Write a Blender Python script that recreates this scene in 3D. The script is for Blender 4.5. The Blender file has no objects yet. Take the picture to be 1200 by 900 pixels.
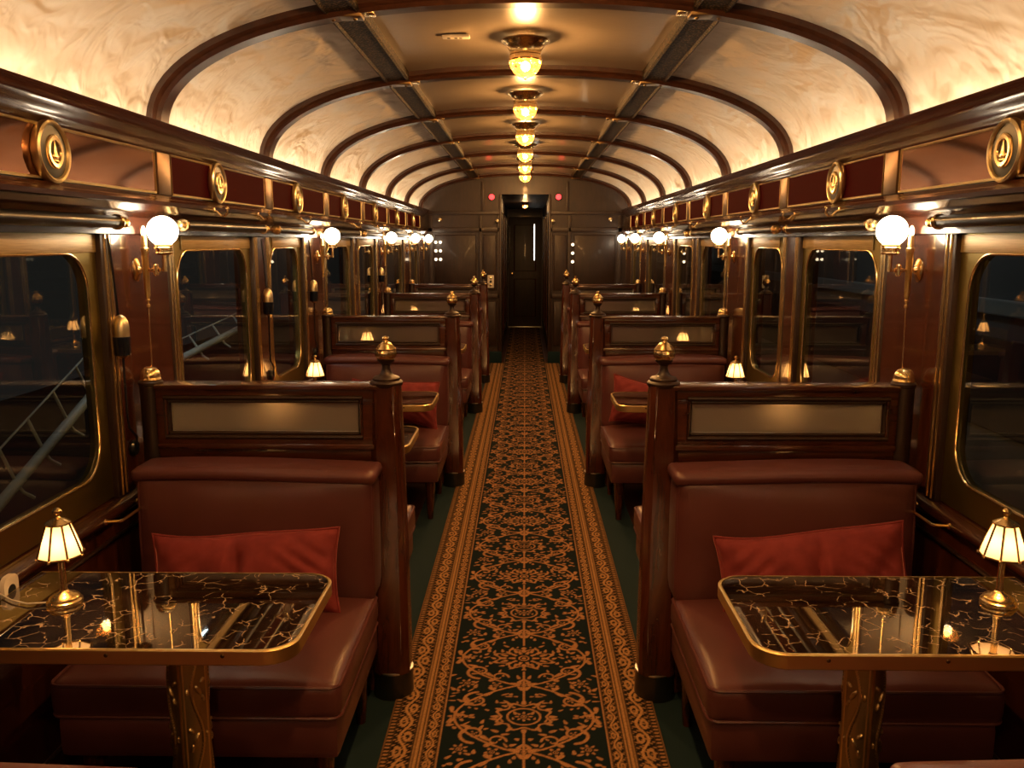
import bpy, bmesh, math, random
import numpy as np
from mathutils import Vector, Matrix, Euler
random.seed(7)
PI = math.pi
scene = bpy.context.scene
COL = scene.collection

# ------------------------------------------------------------------ helpers
def NB():
    return bmesh.new()

def finish(bm, name, mat, parent=None, s=1, smooth=True, ang=35, loc=None):
    """link the bmesh as ONE mesh object; s=-1 mirrors it to the left side of the car"""
    if s < 0:
        for v in bm.verts:
            v.co.x = -v.co.x
    bm.normal_update()
    bmesh.ops.recalc_face_normals(bm, faces=bm.faces)
    if bm.calc_volume(signed=True) < 0:
        bmesh.ops.reverse_faces(bm, faces=bm.faces)
    bm.normal_update()
    me = bpy.data.meshes.new(name)
    if smooth:
        for f in bm.faces:
            f.smooth = True
        for e in bm.edges:
            if len(e.link_faces) == 2:
                if e.calc_face_angle(0) > math.radians(ang):
                    e.smooth = False
    bm.to_mesh(me)
    bm.free()
    o = bpy.data.objects.new(name, me)
    for m in (mat if isinstance(mat, (list, tuple)) else [mat]):
        me.materials.append(m)
    COL.objects.link(o)
    if parent is not None:
        o.parent = parent
    if loc is not None:
        o.location = loc
    return o

def thing(name, label, cat, loc=(0, 0, 0), group=None, rz=0):
    o = bpy.data.objects.new(name, None)
    o.empty_display_size = 0.05
    COL.objects.link(o)
    o.location = loc
    o.rotation_euler = (0, 0, rz)
    o['label'] = label
    o['category'] = cat
    if group:
        o['group'] = group
    return o

def tag(o, label, cat, group=None):
    o['label'] = label
    o['category'] = cat
    if group:
        o['group'] = group
    return o

def struct(o, label=None, cat=None):
    o['kind'] = 'structure'
    if label:
        o['label'] = label
    if cat:
        o['category'] = cat
    return o

KIDS = {}
def copy_tree(o, loc=None, label=None, group=None, rz=None, parent=None):
    c = o.copy()
    COL.objects.link(c)
    if parent is not None:
        c.parent = parent
    if loc is not None:
        c.location = loc
    if rz is not None:
        c.rotation_euler = (0, 0, rz)
    if label:
        c['label'] = label
    if group:
        c['group'] = group
    for ch in list(o.children):
        copy_tree(ch, parent=c)
    return c

def box(bm, x0, x1, y0, y1, z0, z1, bev=0.0, seg=2):
    r = bmesh.ops.create_cube(bm, size=1.0)
    vs = r['verts']
    for v in vs:
        v.co = Vector(((x0 + x1) / 2 + v.co.x * (x1 - x0), (y0 + y1) / 2 + v.co.y * (y1 - y0), (z0 + z1) / 2 + v.co.z * (z1 - z0)))
    if bev > 0:
        es = list({e for v in vs for e in v.link_edges})
        bmesh.ops.bevel(bm, geom=es, offset=bev, segments=seg, profile=0.6, affect='EDGES')

def lathe(bm, prof, c=(0, 0, 0), n=24, axis='Z', start=0.0, cap=True, rad=None):
    """prof: (r, h) list. rad(h_index, angle) may scale the radius."""
    rings = []
    for i, (r, h) in enumerate(prof):
        if r < 1e-6:
            p = (0, 0, h)
            rings.append([p])
        else:
            rings.append([(r * (rad(i, a) if rad else 1) * math.cos(a), r * (rad(i, a) if rad else 1) * math.sin(a), h)
                          for a in [start + 2 * PI * k / n for k in range(n)]])
    def tr(p):
        x, y, z = p
        if axis == 'X':
            x, y, z = z, x, y
        elif axis == '-X':
            x, y, z = -z, -x, y
        elif axis == 'Y':
            x, y, z = y, z, x
        elif axis == '-Z':
            z = -z; y = -y
        return Vector((x + c[0], y + c[1], z + c[2]))
    vr = [[bm.verts.new(tr(p)) for p in ring] for ring in rings]
    for a, b in zip(vr, vr[1:]):
        if len(a) == 1 and len(b) == 1:
            continue
        if len(a) == 1:
            for k in range(n):
                bm.faces.new((a[0], b[k], b[(k + 1) % n]))
        elif len(b) == 1:
            for k in range(n):
                bm.faces.new((a[k], a[(k + 1) % n], b[0]))
        else:
            for k in range(n):
                bm.faces.new((a[k], a[(k + 1) % n], b[(k + 1) % n], b[k]))
    if cap:
        for ring in (vr[0], vr[-1]):
            if len(ring) > 2:
                bm.faces.new(ring)

def sphere(bm, c, r, nu=20, nv=12, sz=1.0):
    prof = [(r * math.sin(PI * i / nv), -r * sz * math.cos(PI * i / nv)) for i in range(nv + 1)]
    prof[0] = (0, -r * sz); prof[-1] = (0, r * sz)
    lathe(bm, prof, c, nu)

def tube(bm, pts, r, n=8, closed=False):
    pts = [Vector(p) for p in pts]
    m = len(pts)
    rings = []
    prev = None
    for i, p in enumerate(pts):
        if closed:
            t = (pts[(i + 1) % m] - pts[i - 1]).normalized()
        else:
            t = (pts[min(i + 1, m - 1)] - pts[max(i - 1, 0)]).normalized()
        if prev is None:
            up = Vector((0, 0, 1)) if abs(t.z) < 0.9 else Vector((1, 0, 0))
            a = t.cross(up).normalized()
        else:
            a = (prev - t * prev.dot(t)).normalized()
        prev = a
        b = t.cross(a)
        rr = r[i] if isinstance(r, (list, tuple)) else r
        rings.append([bm.verts.new(p + a * rr * math.cos(2 * PI * k / n) + b * rr * math.sin(2 * PI * k / n)) for k in range(n)])
    pr = list(zip(rings, rings[1:]))
    if closed:
        pr.append((rings[-1], rings[0]))
    for A, B in pr:
        for k in range(n):
            try:
                bm.faces.new((A[k], A[(k + 1) % n], B[(k + 1) % n], B[k]))
            except ValueError:
                pass
    if not closed:
        bm.faces.new(rings[0]); bm.faces.new(rings[-1])

def sweepY(bm, prof, y0, y1):
    """closed (x,z) polygon extruded along Y"""
    a = [bm.verts.new((x, y0, z)) for x, z in prof]
    b = [bm.verts.new((x, y1, z)) for x, z in prof]
    n = len(prof)
    for k in range(n):
        bm.faces.new((a[k], a[(k + 1) % n], b[(k + 1) % n], b[k]))
    bm.faces.new(a); bm.faces.new(b)

def extrude_poly(bm, pts, d):
    """planar closed loop of 3D points extruded by vector d"""
    a = [bm.verts.new(p) for p in pts]
    b = [bm.verts.new(Vector(p) + Vector(d)) for p in pts]
    n = len(pts)
    for k in range(n):
        bm.faces.new((a[k], a[(k + 1) % n], b[(k + 1) % n], b[k]))
    bm.faces.new(a); bm.faces.new(b)

def rbox(bm, c, h, r, n=(14, 14, 6), bulge=(0, 0, 0), warp=None):
    """soft box: half sizes h, edge radius r, bulge per axis"""
    vmap = {}
    def vert(p):
        k = tuple(round(q, 5) for q in p)
        if k in vmap:
            return vmap[k]
        q = Vector((p[0] * h[0], p[1] * h[1], p[2] * h[2]))
        inner = Vector([max(-(h[i] - r), min(h[i] - r, q[i])) for i in range(3)])
        d = q - inner
        if d.length > 1e-9:
            q = inner + d.normalized() * r
        for i in range(3):
            if bulge[i]:
                j, l = (i + 1) % 3, (i + 2) % 3
                q[i] += math.copysign(1, p[i]) * (abs(p[i])) * bulge[i] * (1 - p[j] ** 4) * (1 - p[l] ** 4)
        if warp:
            q = warp(p, q)
        v = bm.verts.new(q + Vector(c))
        vmap[k] = v
        return v
    def grad(i, m):
        t = -1 + 2 * i / m
        return math.copysign(1 - (1 - abs(t)) ** 1.35, t)
    for ax in range(3):
        j, l = (ax + 1) % 3, (ax + 2) % 3
        for sgn in (-1, 1):
            for a in range(n[j]):
                for b in range(n[l]):
                    vs = []
                    for (da, db) in ((0, 0), (1, 0), (1, 1), (0, 1)):
                        p = [0, 0, 0]
                        p[ax] = sgn; p[j] = grad(a + da, n[j]); p[l] = grad(b + db, n[l])
                        vs.append(vert(p))
                    if sgn < 0:
                        vs.reverse()
                    try:
                        bm.faces.new(vs)
                    except ValueError:
                        pass

def rrect(x0, x1, y0, y1, r, n=6):
    pts = []
    for (cx, cy, a0) in ((x1 - r, y1 - r, 0), (x0 + r, y1 - r, PI / 2), (x0 + r, y0 + r, PI), (x1 - r, y0 + r, 1.5 * PI)):
        for k in range(n + 1):
            a = a0 + PI / 2 * k / n
            pts.append((cx + r * math.cos(a), cy + r * math.sin(a)))
    return pts

def holed_plate(bm, to3, x0, x1, y0, y1, hx0, hx1, hy0, hy1, r, th, n=8):
    """plate with rounded-corner hole; to3(a,b,depth)->xyz"""
    inner, outer = [], []
    for (cx, cy, a0, kx, ky) in ((hx1 - r, hy1 - r, 0, x1, y1), (hx0 + r, hy1 - r, PI / 2, x0, y1),
                                 (hx0 + r, hy0 + r, PI, x0, y0), (hx1 - r, hy0 + r, 1.5 * PI, x1, y0)):
        for k in range(n + 1):
            t = k / n
            a = a0 + PI / 2 * t
            inner.append((cx + r * math.cos(a), cy + r * math.sin(a)))
            first_vertical = a0 in (0, PI)        # arc starts on a vertical side
            f1 = (kx, cy) if first_vertical else (cx, ky)
            f2 = (cx, ky) if first_vertical else (kx, cy)
            if t <= .5:
                w = t * 2; outer.append((f1[0] + (kx - f1[0]) * w, f1[1] + (ky - f1[1]) * w))
            else:
                w = t * 2 - 1; outer.append((kx + (f2[0] - kx) * w, ky + (f2[1] - ky) * w))
    m = len(inner)
    L = [[bm.verts.new(to3(a, b, d)) for a, b in loop] for loop in (inner, outer) for d in (0, th)]
    i0, i1, o0, o1 = L
    for k in range(m):
        q = (k + 1) % m
        for A, B in ((i0, o0), (o0, o1), (o1, i1), (i1, i0)):
            try:
                bm.faces.new((A[k], A[q], B[q], B[k]))
            except ValueError:
                pass
    return inner

# ------------------------------------------------------------------ materials
def nm(name):
    m = bpy.data.materials.new(name)
    m.use_nodes = True
    nt = m.node_tree
    b = nt.nodes['Principled BSDF']
    return m, nt, b

def setp(b, **k):
    for n, v in k.items():
        b.inputs[n.replace('_', ' ')].default_value = v

def node(nt, t, **k):
    n = nt.nodes.new(t)
    for a, v in k.items():
        setattr(n, a, v)
    return n

def ramp(nt, stops, fac):
    r = node(nt, 'ShaderNodeValToRGB')
    e = r.color_ramp.elements
    e[0].position, e[0].color = stops[0][0], (*stops[0][1], 1)
    e[1].position, e[1].color = stops[1][0], (*stops[1][1], 1)
    for p, c in stops[2:]:
        x = e.new(p); x.color = (*c, 1)
    nt.links.new(fac, r.inputs[0])
    return r.outputs[0]

def coords(nt, scale=(1, 1, 1), kind='Object', rot=(0, 0, 0)):
    tc = node(nt, 'ShaderNodeTexCoord')
    mp = node(nt, 'ShaderNodeMapping')
    mp.inputs['Scale'].default_value = scale
    mp.inputs['Rotation'].default_value = rot
    nt.links.new(tc.outputs[kind], mp.inputs[0])
    return mp.outputs[0]

def bump(nt, b, h, strength, dist=0.01):
    n = node(nt, 'ShaderNodeBump')
    n.inputs['Strength'].default_value = strength
    n.inputs['Distance'].default_value = dist
    nt.links.new(h, n.inputs['Height'])
    nt.links.new(n.outputs[0], b.inputs['Normal'])

def noise(nt, vec, scale, detail=4, rough=.55, dist=0.0):
    n = node(nt, 'ShaderNodeTexNoise')
    n.inputs['Scale'].default_value = scale
    n.inputs['Detail'].default_value = detail
    n.inputs['Roughness'].default_value = rough
    n.inputs['Distortion'].default_value = dist
    nt.links.new(vec, n.inputs['Vector'])
    return n.outputs[0]

def wood(name, c1, c2, scale, rough=.22, coat=.6):
    m, nt, b = nm(name)
    v = coords(nt, scale)
    n = noise(nt, v, 3.0, 6, .6, 1.2)
    nt.links.new(ramp(nt, [(.3, c1), (.7, c2)], n), b.inputs['Base Color'])
    setp(b, Roughness=rough, Coat_Weight=coat, Coat_Roughness=.06, Specular_IOR_Level=.5)
    return m

M_WOOD = wood('mahogany', (.034, .0075, .0025), (.092, .022, .0075), (9, 9, 1.2), .24, .5)
M_WOODH = wood('mahogany_horizontal', (.034, .008, .003), (.098, .025, .009), (1.2, 9, 12), .24, .5)
M_WOODY = wood('mahogany_lengthwise', (.024, .0065, .003), (.060, .015, .006), (9, .8, 9), .27, .4)
M_WOODDK = wood('dark_walnut', (.014, .0055, .0025), (.036, .014, .006), (7, 7, 1.0), .45, .05)
M_RIB = wood('bent_walnut', (.020, .0065, .003), (.052, .017, .007), (6, 6, 6), .3, .35)
M_FLOOR = wood('floor_boards', (.05, .018, .008), (.10, .038, .016), (14, .8, 1), .35, .2)

def metal(name, col, rough, bumpy=0):
    m, nt, b = nm(name)
    setp(b, Base_Color=(*col, 1), Metallic=1.0, Roughness=rough)
    if bumpy:
        bump(nt, b, noise(nt, coords(nt, (1, 1, 1)), bumpy, 2), .15, .002)
    return m

M_BRASS = metal('polished_brass', (.90, .67, .33), .22)
M_GOLD = metal('bright_gold', (.95, .72, .38), .22)
M_SATIN = metal('satin_olive_brass', (.33, .25, .075), .42, 240)
M_EDGE = metal('table_edge_brass', (.92, .68, .30), .36)
M_RIM = metal('pale_gold_rim', (.92, .76, .46), .3)
M_DKBRASS = metal('dark_brass', (.16, .10, .045), .35)
M_STEEL = metal('brushed_steel', (.7, .68, .64), .3)

def plain(name, col, rough=.5, coat=0, **k):
    m, nt, b = nm(name)
    setp(b, Base_Color=(*col, 1), Roughness=rough, Coat_Weight=coat, Coat_Roughness=.05, **k)
    return m

M_BLACK = plain('black_lacquer', (.007, .008, .009), .28, .2)
M_BLUEBLK = plain('blue_black_enamel', (.006, .010, .022), .2, .6)
M_WHITE = plain('ivory_plastic', (.72, .64, .52), .4)
M_TEAL = plain('teal_pile', (.003, .021, .026), .95)
M_DKRING = plain('green_black_enamel', (.022, .024, .018), .35)
M_BASE = plain('black_metal_shoe', (.012, .013, .012), .28, .3)
M_RUBBER = plain('grey_stone', (.05, .05, .052), .8)
M_PALE = plain('pale_painted_steel', (.45, .50, .50), .5)

def emit(name, col, st, base=(.8, .7, .5)):
    m, nt, b = nm(name)
    setp(b, Base_Color=(*base, 1), Roughness=.4, Emission_Color=(*col, 1), Emission_Strength=st)
    return m

M_GLOBE = emit('lit_opal_globe', (1, .80, .56), 7)
M_BULB = emit('lit_bulb', (1, .62, .25), 60)
M_COVE = emit('cove_light_strip', (1, .80, .54), 7.6)
M_CANDLE = emit('lit_candle_tip', (1, .7, .4), 3)
M_RED = emit('lit_red_lamp', (1, .03, .03), 1.6, (.6, .05, .05))
M_SPOT = emit('lit_pea_lamp', (1, .78, .5), 1.2)
M_STRIP = emit('lit_white_strip', (.9, .85, .75), 1.0)

# lampshade: thin fabric panel that glows from the bulb inside
m, nt, b = nm('glowing_lampshade')
setp(b, Base_Color=(.85, .62, .36, 1), Roughness=.7, Emission_Color=(1, .62, .27, 1), Emission_Strength=.13)
tr = node(nt, 'ShaderNodeBsdfTranslucent'); tr.inputs[0].default_value = (.95, .72, .42, 1)
mx = node(nt, 'ShaderNodeMixShader'); mx.inputs[0].default_value = .6
nt.links.new(b.outputs[0], mx.inputs[1]); nt.links.new(tr.outputs[0], mx.inputs[2])
nt.links.new(mx.outputs[0], nt.nodes['Material Output'].inputs[0])
M_SHADE = m

# crystal bowl of the ceiling lamps
m, nt, b = nm('amber_cut_glass')
nt.nodes.remove(b)
gl = node(nt, 'ShaderNodeBsdfGlossy'); gl.inputs['Roughness'].default_value = .08; gl.inputs['Color'].default_value = (1, .86, .62, 1)
em = node(nt, 'ShaderNodeEmission'); em.inputs[0].default_value = (1, .42, .10, 1); em.inputs[1].default_value = .16
tp = node(nt, 'ShaderNodeBsdfTransparent'); tp.inputs[0].default_value = (1, .66, .32, 1)
lw = node(nt, 'ShaderNodeFresnel'); lw.inputs[0].default_value = 1.6
vo = node(nt, 'ShaderNodeTexVoronoi'); vo.inputs['Scale'].default_value = 60
nt.links.new(coords(nt), vo.inputs['Vector'])
bp = node(nt, 'ShaderNodeBump'); bp.inputs['Strength'].default_value = .8; bp.inputs['Distance'].default_value = .01
nt.links.new(vo.outputs['Distance'], bp.inputs['Height']); nt.links.new(bp.outputs[0], gl.inputs['Normal']); nt.links.new(bp.outputs[0], lw.inputs['Normal'])
mx = node(nt, 'ShaderNodeMixShader'); ad = node(nt, 'ShaderNodeAddShader')
nt.links.new(lw.outputs[0], mx.inputs[0]); nt.links.new(tp.outputs[0], mx.inputs[1]); nt.links.new(gl.outputs[0], mx.inputs[2])
nt.links.new(mx.outputs[0], ad.inputs[0]); nt.links.new(em.outputs[0], ad.inputs[1])
nt.links.new(ad.outputs[0], nt.nodes['Material Output'].inputs[0])
M_CRYSTAL = m

# window pane: clear, mirror-like at night
m, nt, b = nm('window_glass')
nt.nodes.remove(b)
gl = node(nt, 'ShaderNodeBsdfGlossy'); gl.inputs['Roughness'].default_value = .012; gl.inputs['Color'].default_value = (.9, .92, .9, 1)
tp = node(nt, 'ShaderNodeBsdfTransparent'); tp.inputs[0].default_value = (.78, .82, .80, 1)
fr = node(nt, 'ShaderNodeFresnel'); fr.inputs[0].default_value = 1.68
ma = node(nt, 'ShaderNodeMath', operation='MULTIPLY_ADD'); ma.inputs[1].default_value = 1.35; ma.inputs[2].default_value = .0
ma.use_clamp = True
mx = node(nt, 'ShaderNodeMixShader')
ge = node(nt, 'ShaderNodeNewGeometry')          # the far face of the pane only transmits (no false inner reflection)
inv = node(nt, 'ShaderNodeMath', operation='SUBTRACT'); inv.inputs[0].default_value = 1.0
mu = node(nt, 'ShaderNodeMath', operation='MULTIPLY')
nt.links.new(ge.outputs['Backfacing'], inv.inputs[1])
nt.links.new(fr.outputs[0], ma.inputs[0]); nt.links.new(ma.outputs[0], mu.inputs[0]); nt.links.new(inv.outputs[0], mu.inputs[1])
nt.links.new(mu.outputs[0], mx.inputs[0])
nt.links.new(tp.outputs[0], mx.inputs[1]); nt.links.new(gl.outputs[0], mx.inputs[2])
nt.links.new(mx.outputs[0], nt.nodes['Material Output'].inputs[0])
M_GLASS = m

def obscure(name, rough, bs, col=(.40, .36, .33), ior=2.1):
    m, nt, b = nm(name)
    setp(b, Base_Color=(*col, 1), Roughness=max(rough, .2), Specular_IOR_Level=.6, Coat_Weight=1.0, Coat_Roughness=rough, Coat_IOR=ior)
    bump(nt, b, noise(nt, coords(nt, (1, 1, 1)), 260, 2), bs, .002)
    return m
M_OBSC = obscure('grained_obscure_glass', .20, .25, (.34, .31, .285), 3.0)
M_OBSC2 = obscure('smoked_mirror_glass', .02, .0, (.20, .18, .165), 3.4)

# leather
m, nt, b = nm('oxblood_leather')
v = coords(nt)
nt.links.new(ramp(nt, [(.25, (.100, .029, .026)), (.8, (.150, .046, .042))], noise(nt, v, 5, 3)), b.inputs['Base Color'])
setp(b, Roughness=.36, Specular_IOR_Level=.55, Coat_Weight=.12, Coat_Roughness=.25)
vo = node(nt, 'ShaderNodeTexVoronoi'); vo.inputs['Scale'].default_value = 330
nt.links.new(v, vo.inputs['Vector'])
bump(nt, b, vo.outputs['Distance'], .10, .002)
M_LEATHER = m

# velvet
m, nt, b = nm('red_velvet')
v = coords(nt)
nt.links.new(ramp(nt, [(.3, (.20, .022, .022)), (.8, (.32, .044, .042))], noise(nt, v, 14, 3)), b.inputs['Base Color'])
setp(b, Roughness=.85, Sheen_Weight=1.0, Sheen_Roughness=.3, Sheen_Tint=(1, .35, .28, 1))
M_VELVET = m

# frieze lacquers
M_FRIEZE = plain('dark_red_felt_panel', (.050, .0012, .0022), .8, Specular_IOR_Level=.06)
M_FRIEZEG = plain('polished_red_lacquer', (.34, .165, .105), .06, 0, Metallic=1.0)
M_STILE = metal('bronze_stile', (.17, .105, .06), .34)

# plaster
def plaster(name, col, rough, strength, sc):
    m, nt, b = nm(name)
    v = coords(nt, (1, 1, 1))
    n1 = noise(nt, v, sc, 3, .5, .9)
    n2 = noise(nt, v, sc * 4, 2, .5, .6)
    ad = node(nt, 'ShaderNodeMath', operation='MULTIPLY_ADD'); ad.inputs[1].default_value = .2
    nt.links.new(n2, ad.inputs[0]); nt.links.new(n1, ad.inputs[2])
    setp(b, Base_Color=(*col, 1), Roughness=rough)
    bump(nt, b, ad.outputs[0], strength, .16)
    return m
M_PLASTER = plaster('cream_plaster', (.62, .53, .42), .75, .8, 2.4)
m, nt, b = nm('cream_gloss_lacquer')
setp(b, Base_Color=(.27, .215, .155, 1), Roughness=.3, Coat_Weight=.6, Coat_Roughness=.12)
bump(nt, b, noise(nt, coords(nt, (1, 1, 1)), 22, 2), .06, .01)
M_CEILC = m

# textured bronze for the ceiling rails
m, nt, b = nm('embossed_bronze')
v = coords(nt)
vo = node(nt, 'ShaderNodeTexVoronoi'); vo.inputs['Scale'].default_value = 95
nt.links.new(v, vo.inputs['Vector'])
nt.links.new(ramp(nt, [(.15, (.15, .092, .036)), (.45, (.016, .010, .005))], vo.outputs['Distance']), b.inputs['Base Color'])
setp(b, Metallic=.25, Roughness=.6, Specular_IOR_Level=.15)
bump(nt, b, vo.outputs['Distance'], .5, .004)
M_BRONZE = m

# marble
m, nt, b = nm('dark_emperador_marble')
v = coords(nt, (1, 1, 1))
nz = node(nt, 'ShaderNodeTexNoise'); nz.inputs['Scale'].default_value = 16; nz.inputs['Detail'].default_value = 4
nt.links.new(v, nz.inputs['Vector'])
mxv = node(nt, 'ShaderNodeMix', data_type='VECTOR'); mxv.inputs[0].default_value = .06
nt.links.new(v, mxv.inputs[4]); nt.links.new(nz.outputs['Color'], mxv.inputs[5])
vo = node(nt, 'ShaderNodeTexVoronoi', feature='DISTANCE_TO_EDGE'); vo.inputs['Scale'].default_value = 24
nt.links.new(mxv.outputs[1], vo.inputs['Vector'])
vein = ramp(nt, [(0.0, (1, 1, 1)), (.035, (0, 0, 0))], vo.outputs['Distance'])
msk = ramp(nt, [(.48, (0, 0, 0)), (.57, (1, 1, 1))], noise(nt, v, 17, 3))
mu = node(nt, 'ShaderNodeMath', operation='MULTIPLY')
nt.links.new(vein, mu.inputs[0]); nt.links.new(msk, mu.inputs[1])
basec = ramp(nt, [(.35, (.010, .005, .003)), (.75, (.050, .022, .010))], noise(nt, v, 6, 5))
mc = node(nt, 'ShaderNodeMix', data_type='RGBA')
mc.inputs[7].default_value = (.78, .56, .36, 1)
nt.links.new(mu.outputs[0], mc.inputs[0]); nt.links.new(basec, mc.inputs[6])
nt.links.new(mc.outputs[2], b.inputs['Base Color'])
setp(b, Roughness=.03, Specular_IOR_Level=.9, Coat_Weight=1.0, Coat_Roughness=.01, Coat_IOR=1.7)
M_MARBLE = m

# pillar brass with engraved look
m, nt, b = nm('engraved_brass')
v = coords(nt)
setp(b, Base_Color=(.55, .40, .17, 1), Metallic=1.0, Roughness=.45)
bump(nt, b, noise(nt, v, 300, 2), .12, .002)
M_ENGR = m

# runner carpet: colour attribute drawn from the woven pattern
m, nt, b = nm('woven_runner')
at = node(nt, 'ShaderNodeVertexColor', layer_name='weave')
nt.links.new(at.outputs[0], b.inputs['Base Color'])
setp(b, Roughness=.95, Specular_IOR_Level=.15)
bump(nt, b, noise(nt, coords(nt), 420, 2), .25, .003)
M_RUNNER = m

# gold blind
m, nt, b = nm('gold_blind_cloth')
wv = noise(nt, coords(nt, (1, 3, 120)), 3, 3)
nt.links.new(ramp(nt, [(.3, (.34, .23, .08)), (.7, (.56, .40, .17))], wv), b.inputs['Base Color'])
setp(b, Roughness=.45, Metallic=.35)
M_BLIND = m

# ------------------------------------------------------------------ dimensions
WALL = 1.32
YB, YE = -2.6, 11.25
PART = [2.84, 5.48, 7.92, 9.64]
RIBY = [3.17 + 1.305 * k for k in range(-3, 7)]
SIDE = {-1: 'left', 1: 'right'}
ORD = ['first', 'second', 'third', 'fourth', 'fifth', 'sixth', 'seventh', 'eighth', 'ninth', 'tenth', 'eleventh', 'twelfth']

def zc(u):
    return 1.985 + .475 * max(0.0, 1 - (abs(u) / 1.345) ** 2.3) ** (1 / 2.3)

def arc_pts(n=64):
    """evenly spaced points across the vault"""
    raw = []
    for i in range(1201):
        a = PI * i / 1200
        c, s_ = math.cos(a), math.sin(a)
        r = 2 / 2.3
        u = -1.345 * math.copysign(abs(c) ** r, c)
        raw.append((u, 1.985 + .475 * abs(s_) ** r))
    L = [0]
    for p, q in zip(raw, raw[1:]):
        L.append(L[-1] + math.dist(p, q))
    out = []
    j = 0
    for k in range(n + 1):
        t = L[-1] * k / n
        while j < len(L) - 2 and L[j + 1] < t:
            j += 1
        w = (t - L[j]) / max(1e-9, L[j + 1] - L[j])
        out.append((raw[j][0] + (raw[j + 1][0] - raw[j][0]) * w, raw[j][1] + (raw[j + 1][1] - raw[j][1]) * w))
    return out

# ------------------------------------------------------------------ floor, ceiling
bm = NB(); box(bm, -1.45, 1.45, YB, YE + .1, -.06, 0)
struct(finish(bm, 'floor', M_FLOOR, smooth=False))
bm = NB(); box(bm, -.34, .34, YE + .1, 16.3, -.06, 0)
struct(finish(bm, 'floor', M_FLOOR, smooth=False))

ap = arc_pts(72)
bm = NB()
ys = [YB + (YE - YB) * i / 60 for i in range(61)]
g = [[bm.verts.new((u, y, z)) for (u, z) in ap] for y in ys]
up = [[bm.verts.new((u * 1.04, y, z + .05)) for (u, z) in ap] for y in (YB, YE)]
for i in range(60):
    for k in range(len(ap) - 1):
        f = bm.faces.new((g[i][k], g[i][k + 1], g[i + 1][k + 1], g[i + 1][k]))
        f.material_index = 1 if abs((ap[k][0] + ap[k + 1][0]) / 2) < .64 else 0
for k in range(len(ap) - 1):
    bm.faces.new((up[0][k], up[0][k + 1], up[1][k + 1], up[1][k]))
struct(finish(bm, 'ceiling', [M_PLASTER, M_CEILC]))

# ribs (each its own trim), following the vault
tn = 0
def rib(y):
    bm = NB()
    pr = [(-.060, 0.02), (-.060, -.020), (-.050, -.028), (-.042, -.030), (-.034, -.044), (.034, -.044), (.042, -.030), (.050, -.028), (.060, -.020), (.060, .02)]
    pts = arc_pts(90)
    rings = []
    for i, (u, z) in enumerate(pts):
        a = pts[max(i - 1, 0)]; c = pts[min(i + 1, len(pts) - 1)]
        t = Vector((c[0] - a[0], 0, c[1] - a[1])).normalized()
        nrm = Vector((-t.z, 0, t.x))
        rings.append([bm.verts.new(Vector((u, y + dy, z)) + nrm * d) for dy, d in pr])
    n = len(pr)
    for A, B in zip(rings, rings[1:]):
        for k in range(n):
            bm.faces.new((A[k], A[(k + 1) % n], B[(k + 1) % n], B[k]))
    bm.faces.new(rings[0]); bm.faces.new(rings[-1])
    return bm
for y in RIBY:
    tn += 1
    struct(finish(rib(y), 'trim_%d' % tn, M_RIB, ang=25))
# longitudinal ceiling rails with brass brackets
for s in (-1, 1):
    tn += 1
    bm = NB()
    pr = [(.578, 2.43), (.578, 2.394), (.588, 2.388), (.596, 2.394), (.682, 2.386), (.690, 2.378), (.700, 2.382), (.700, 2.42)]
    sweepY(bm, pr, YB, YE)
    rl = struct(finish(bm, 'trim_%d' % tn, M_BRONZE, s=s, smooth=False))
    for y in RIBY[1:]:
        bm = NB()
        box(bm, .572, .706, y - .035, y + .035, 2.374, 2.41, .006)
        sphere(bm, (.60, y, 2.374), .008, 8, 6); sphere(bm, (.678, y, 2.372), .008, 8, 6)
        finish(bm, 'bracket', M_DKBRASS, rl, s)
        bm = NB()
        box(bm, .53, .572, y - .03, y + .03, 2.385, 2.42, .005)
        finish(bm, 'bracket', M_BRASS, rl, s)

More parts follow.
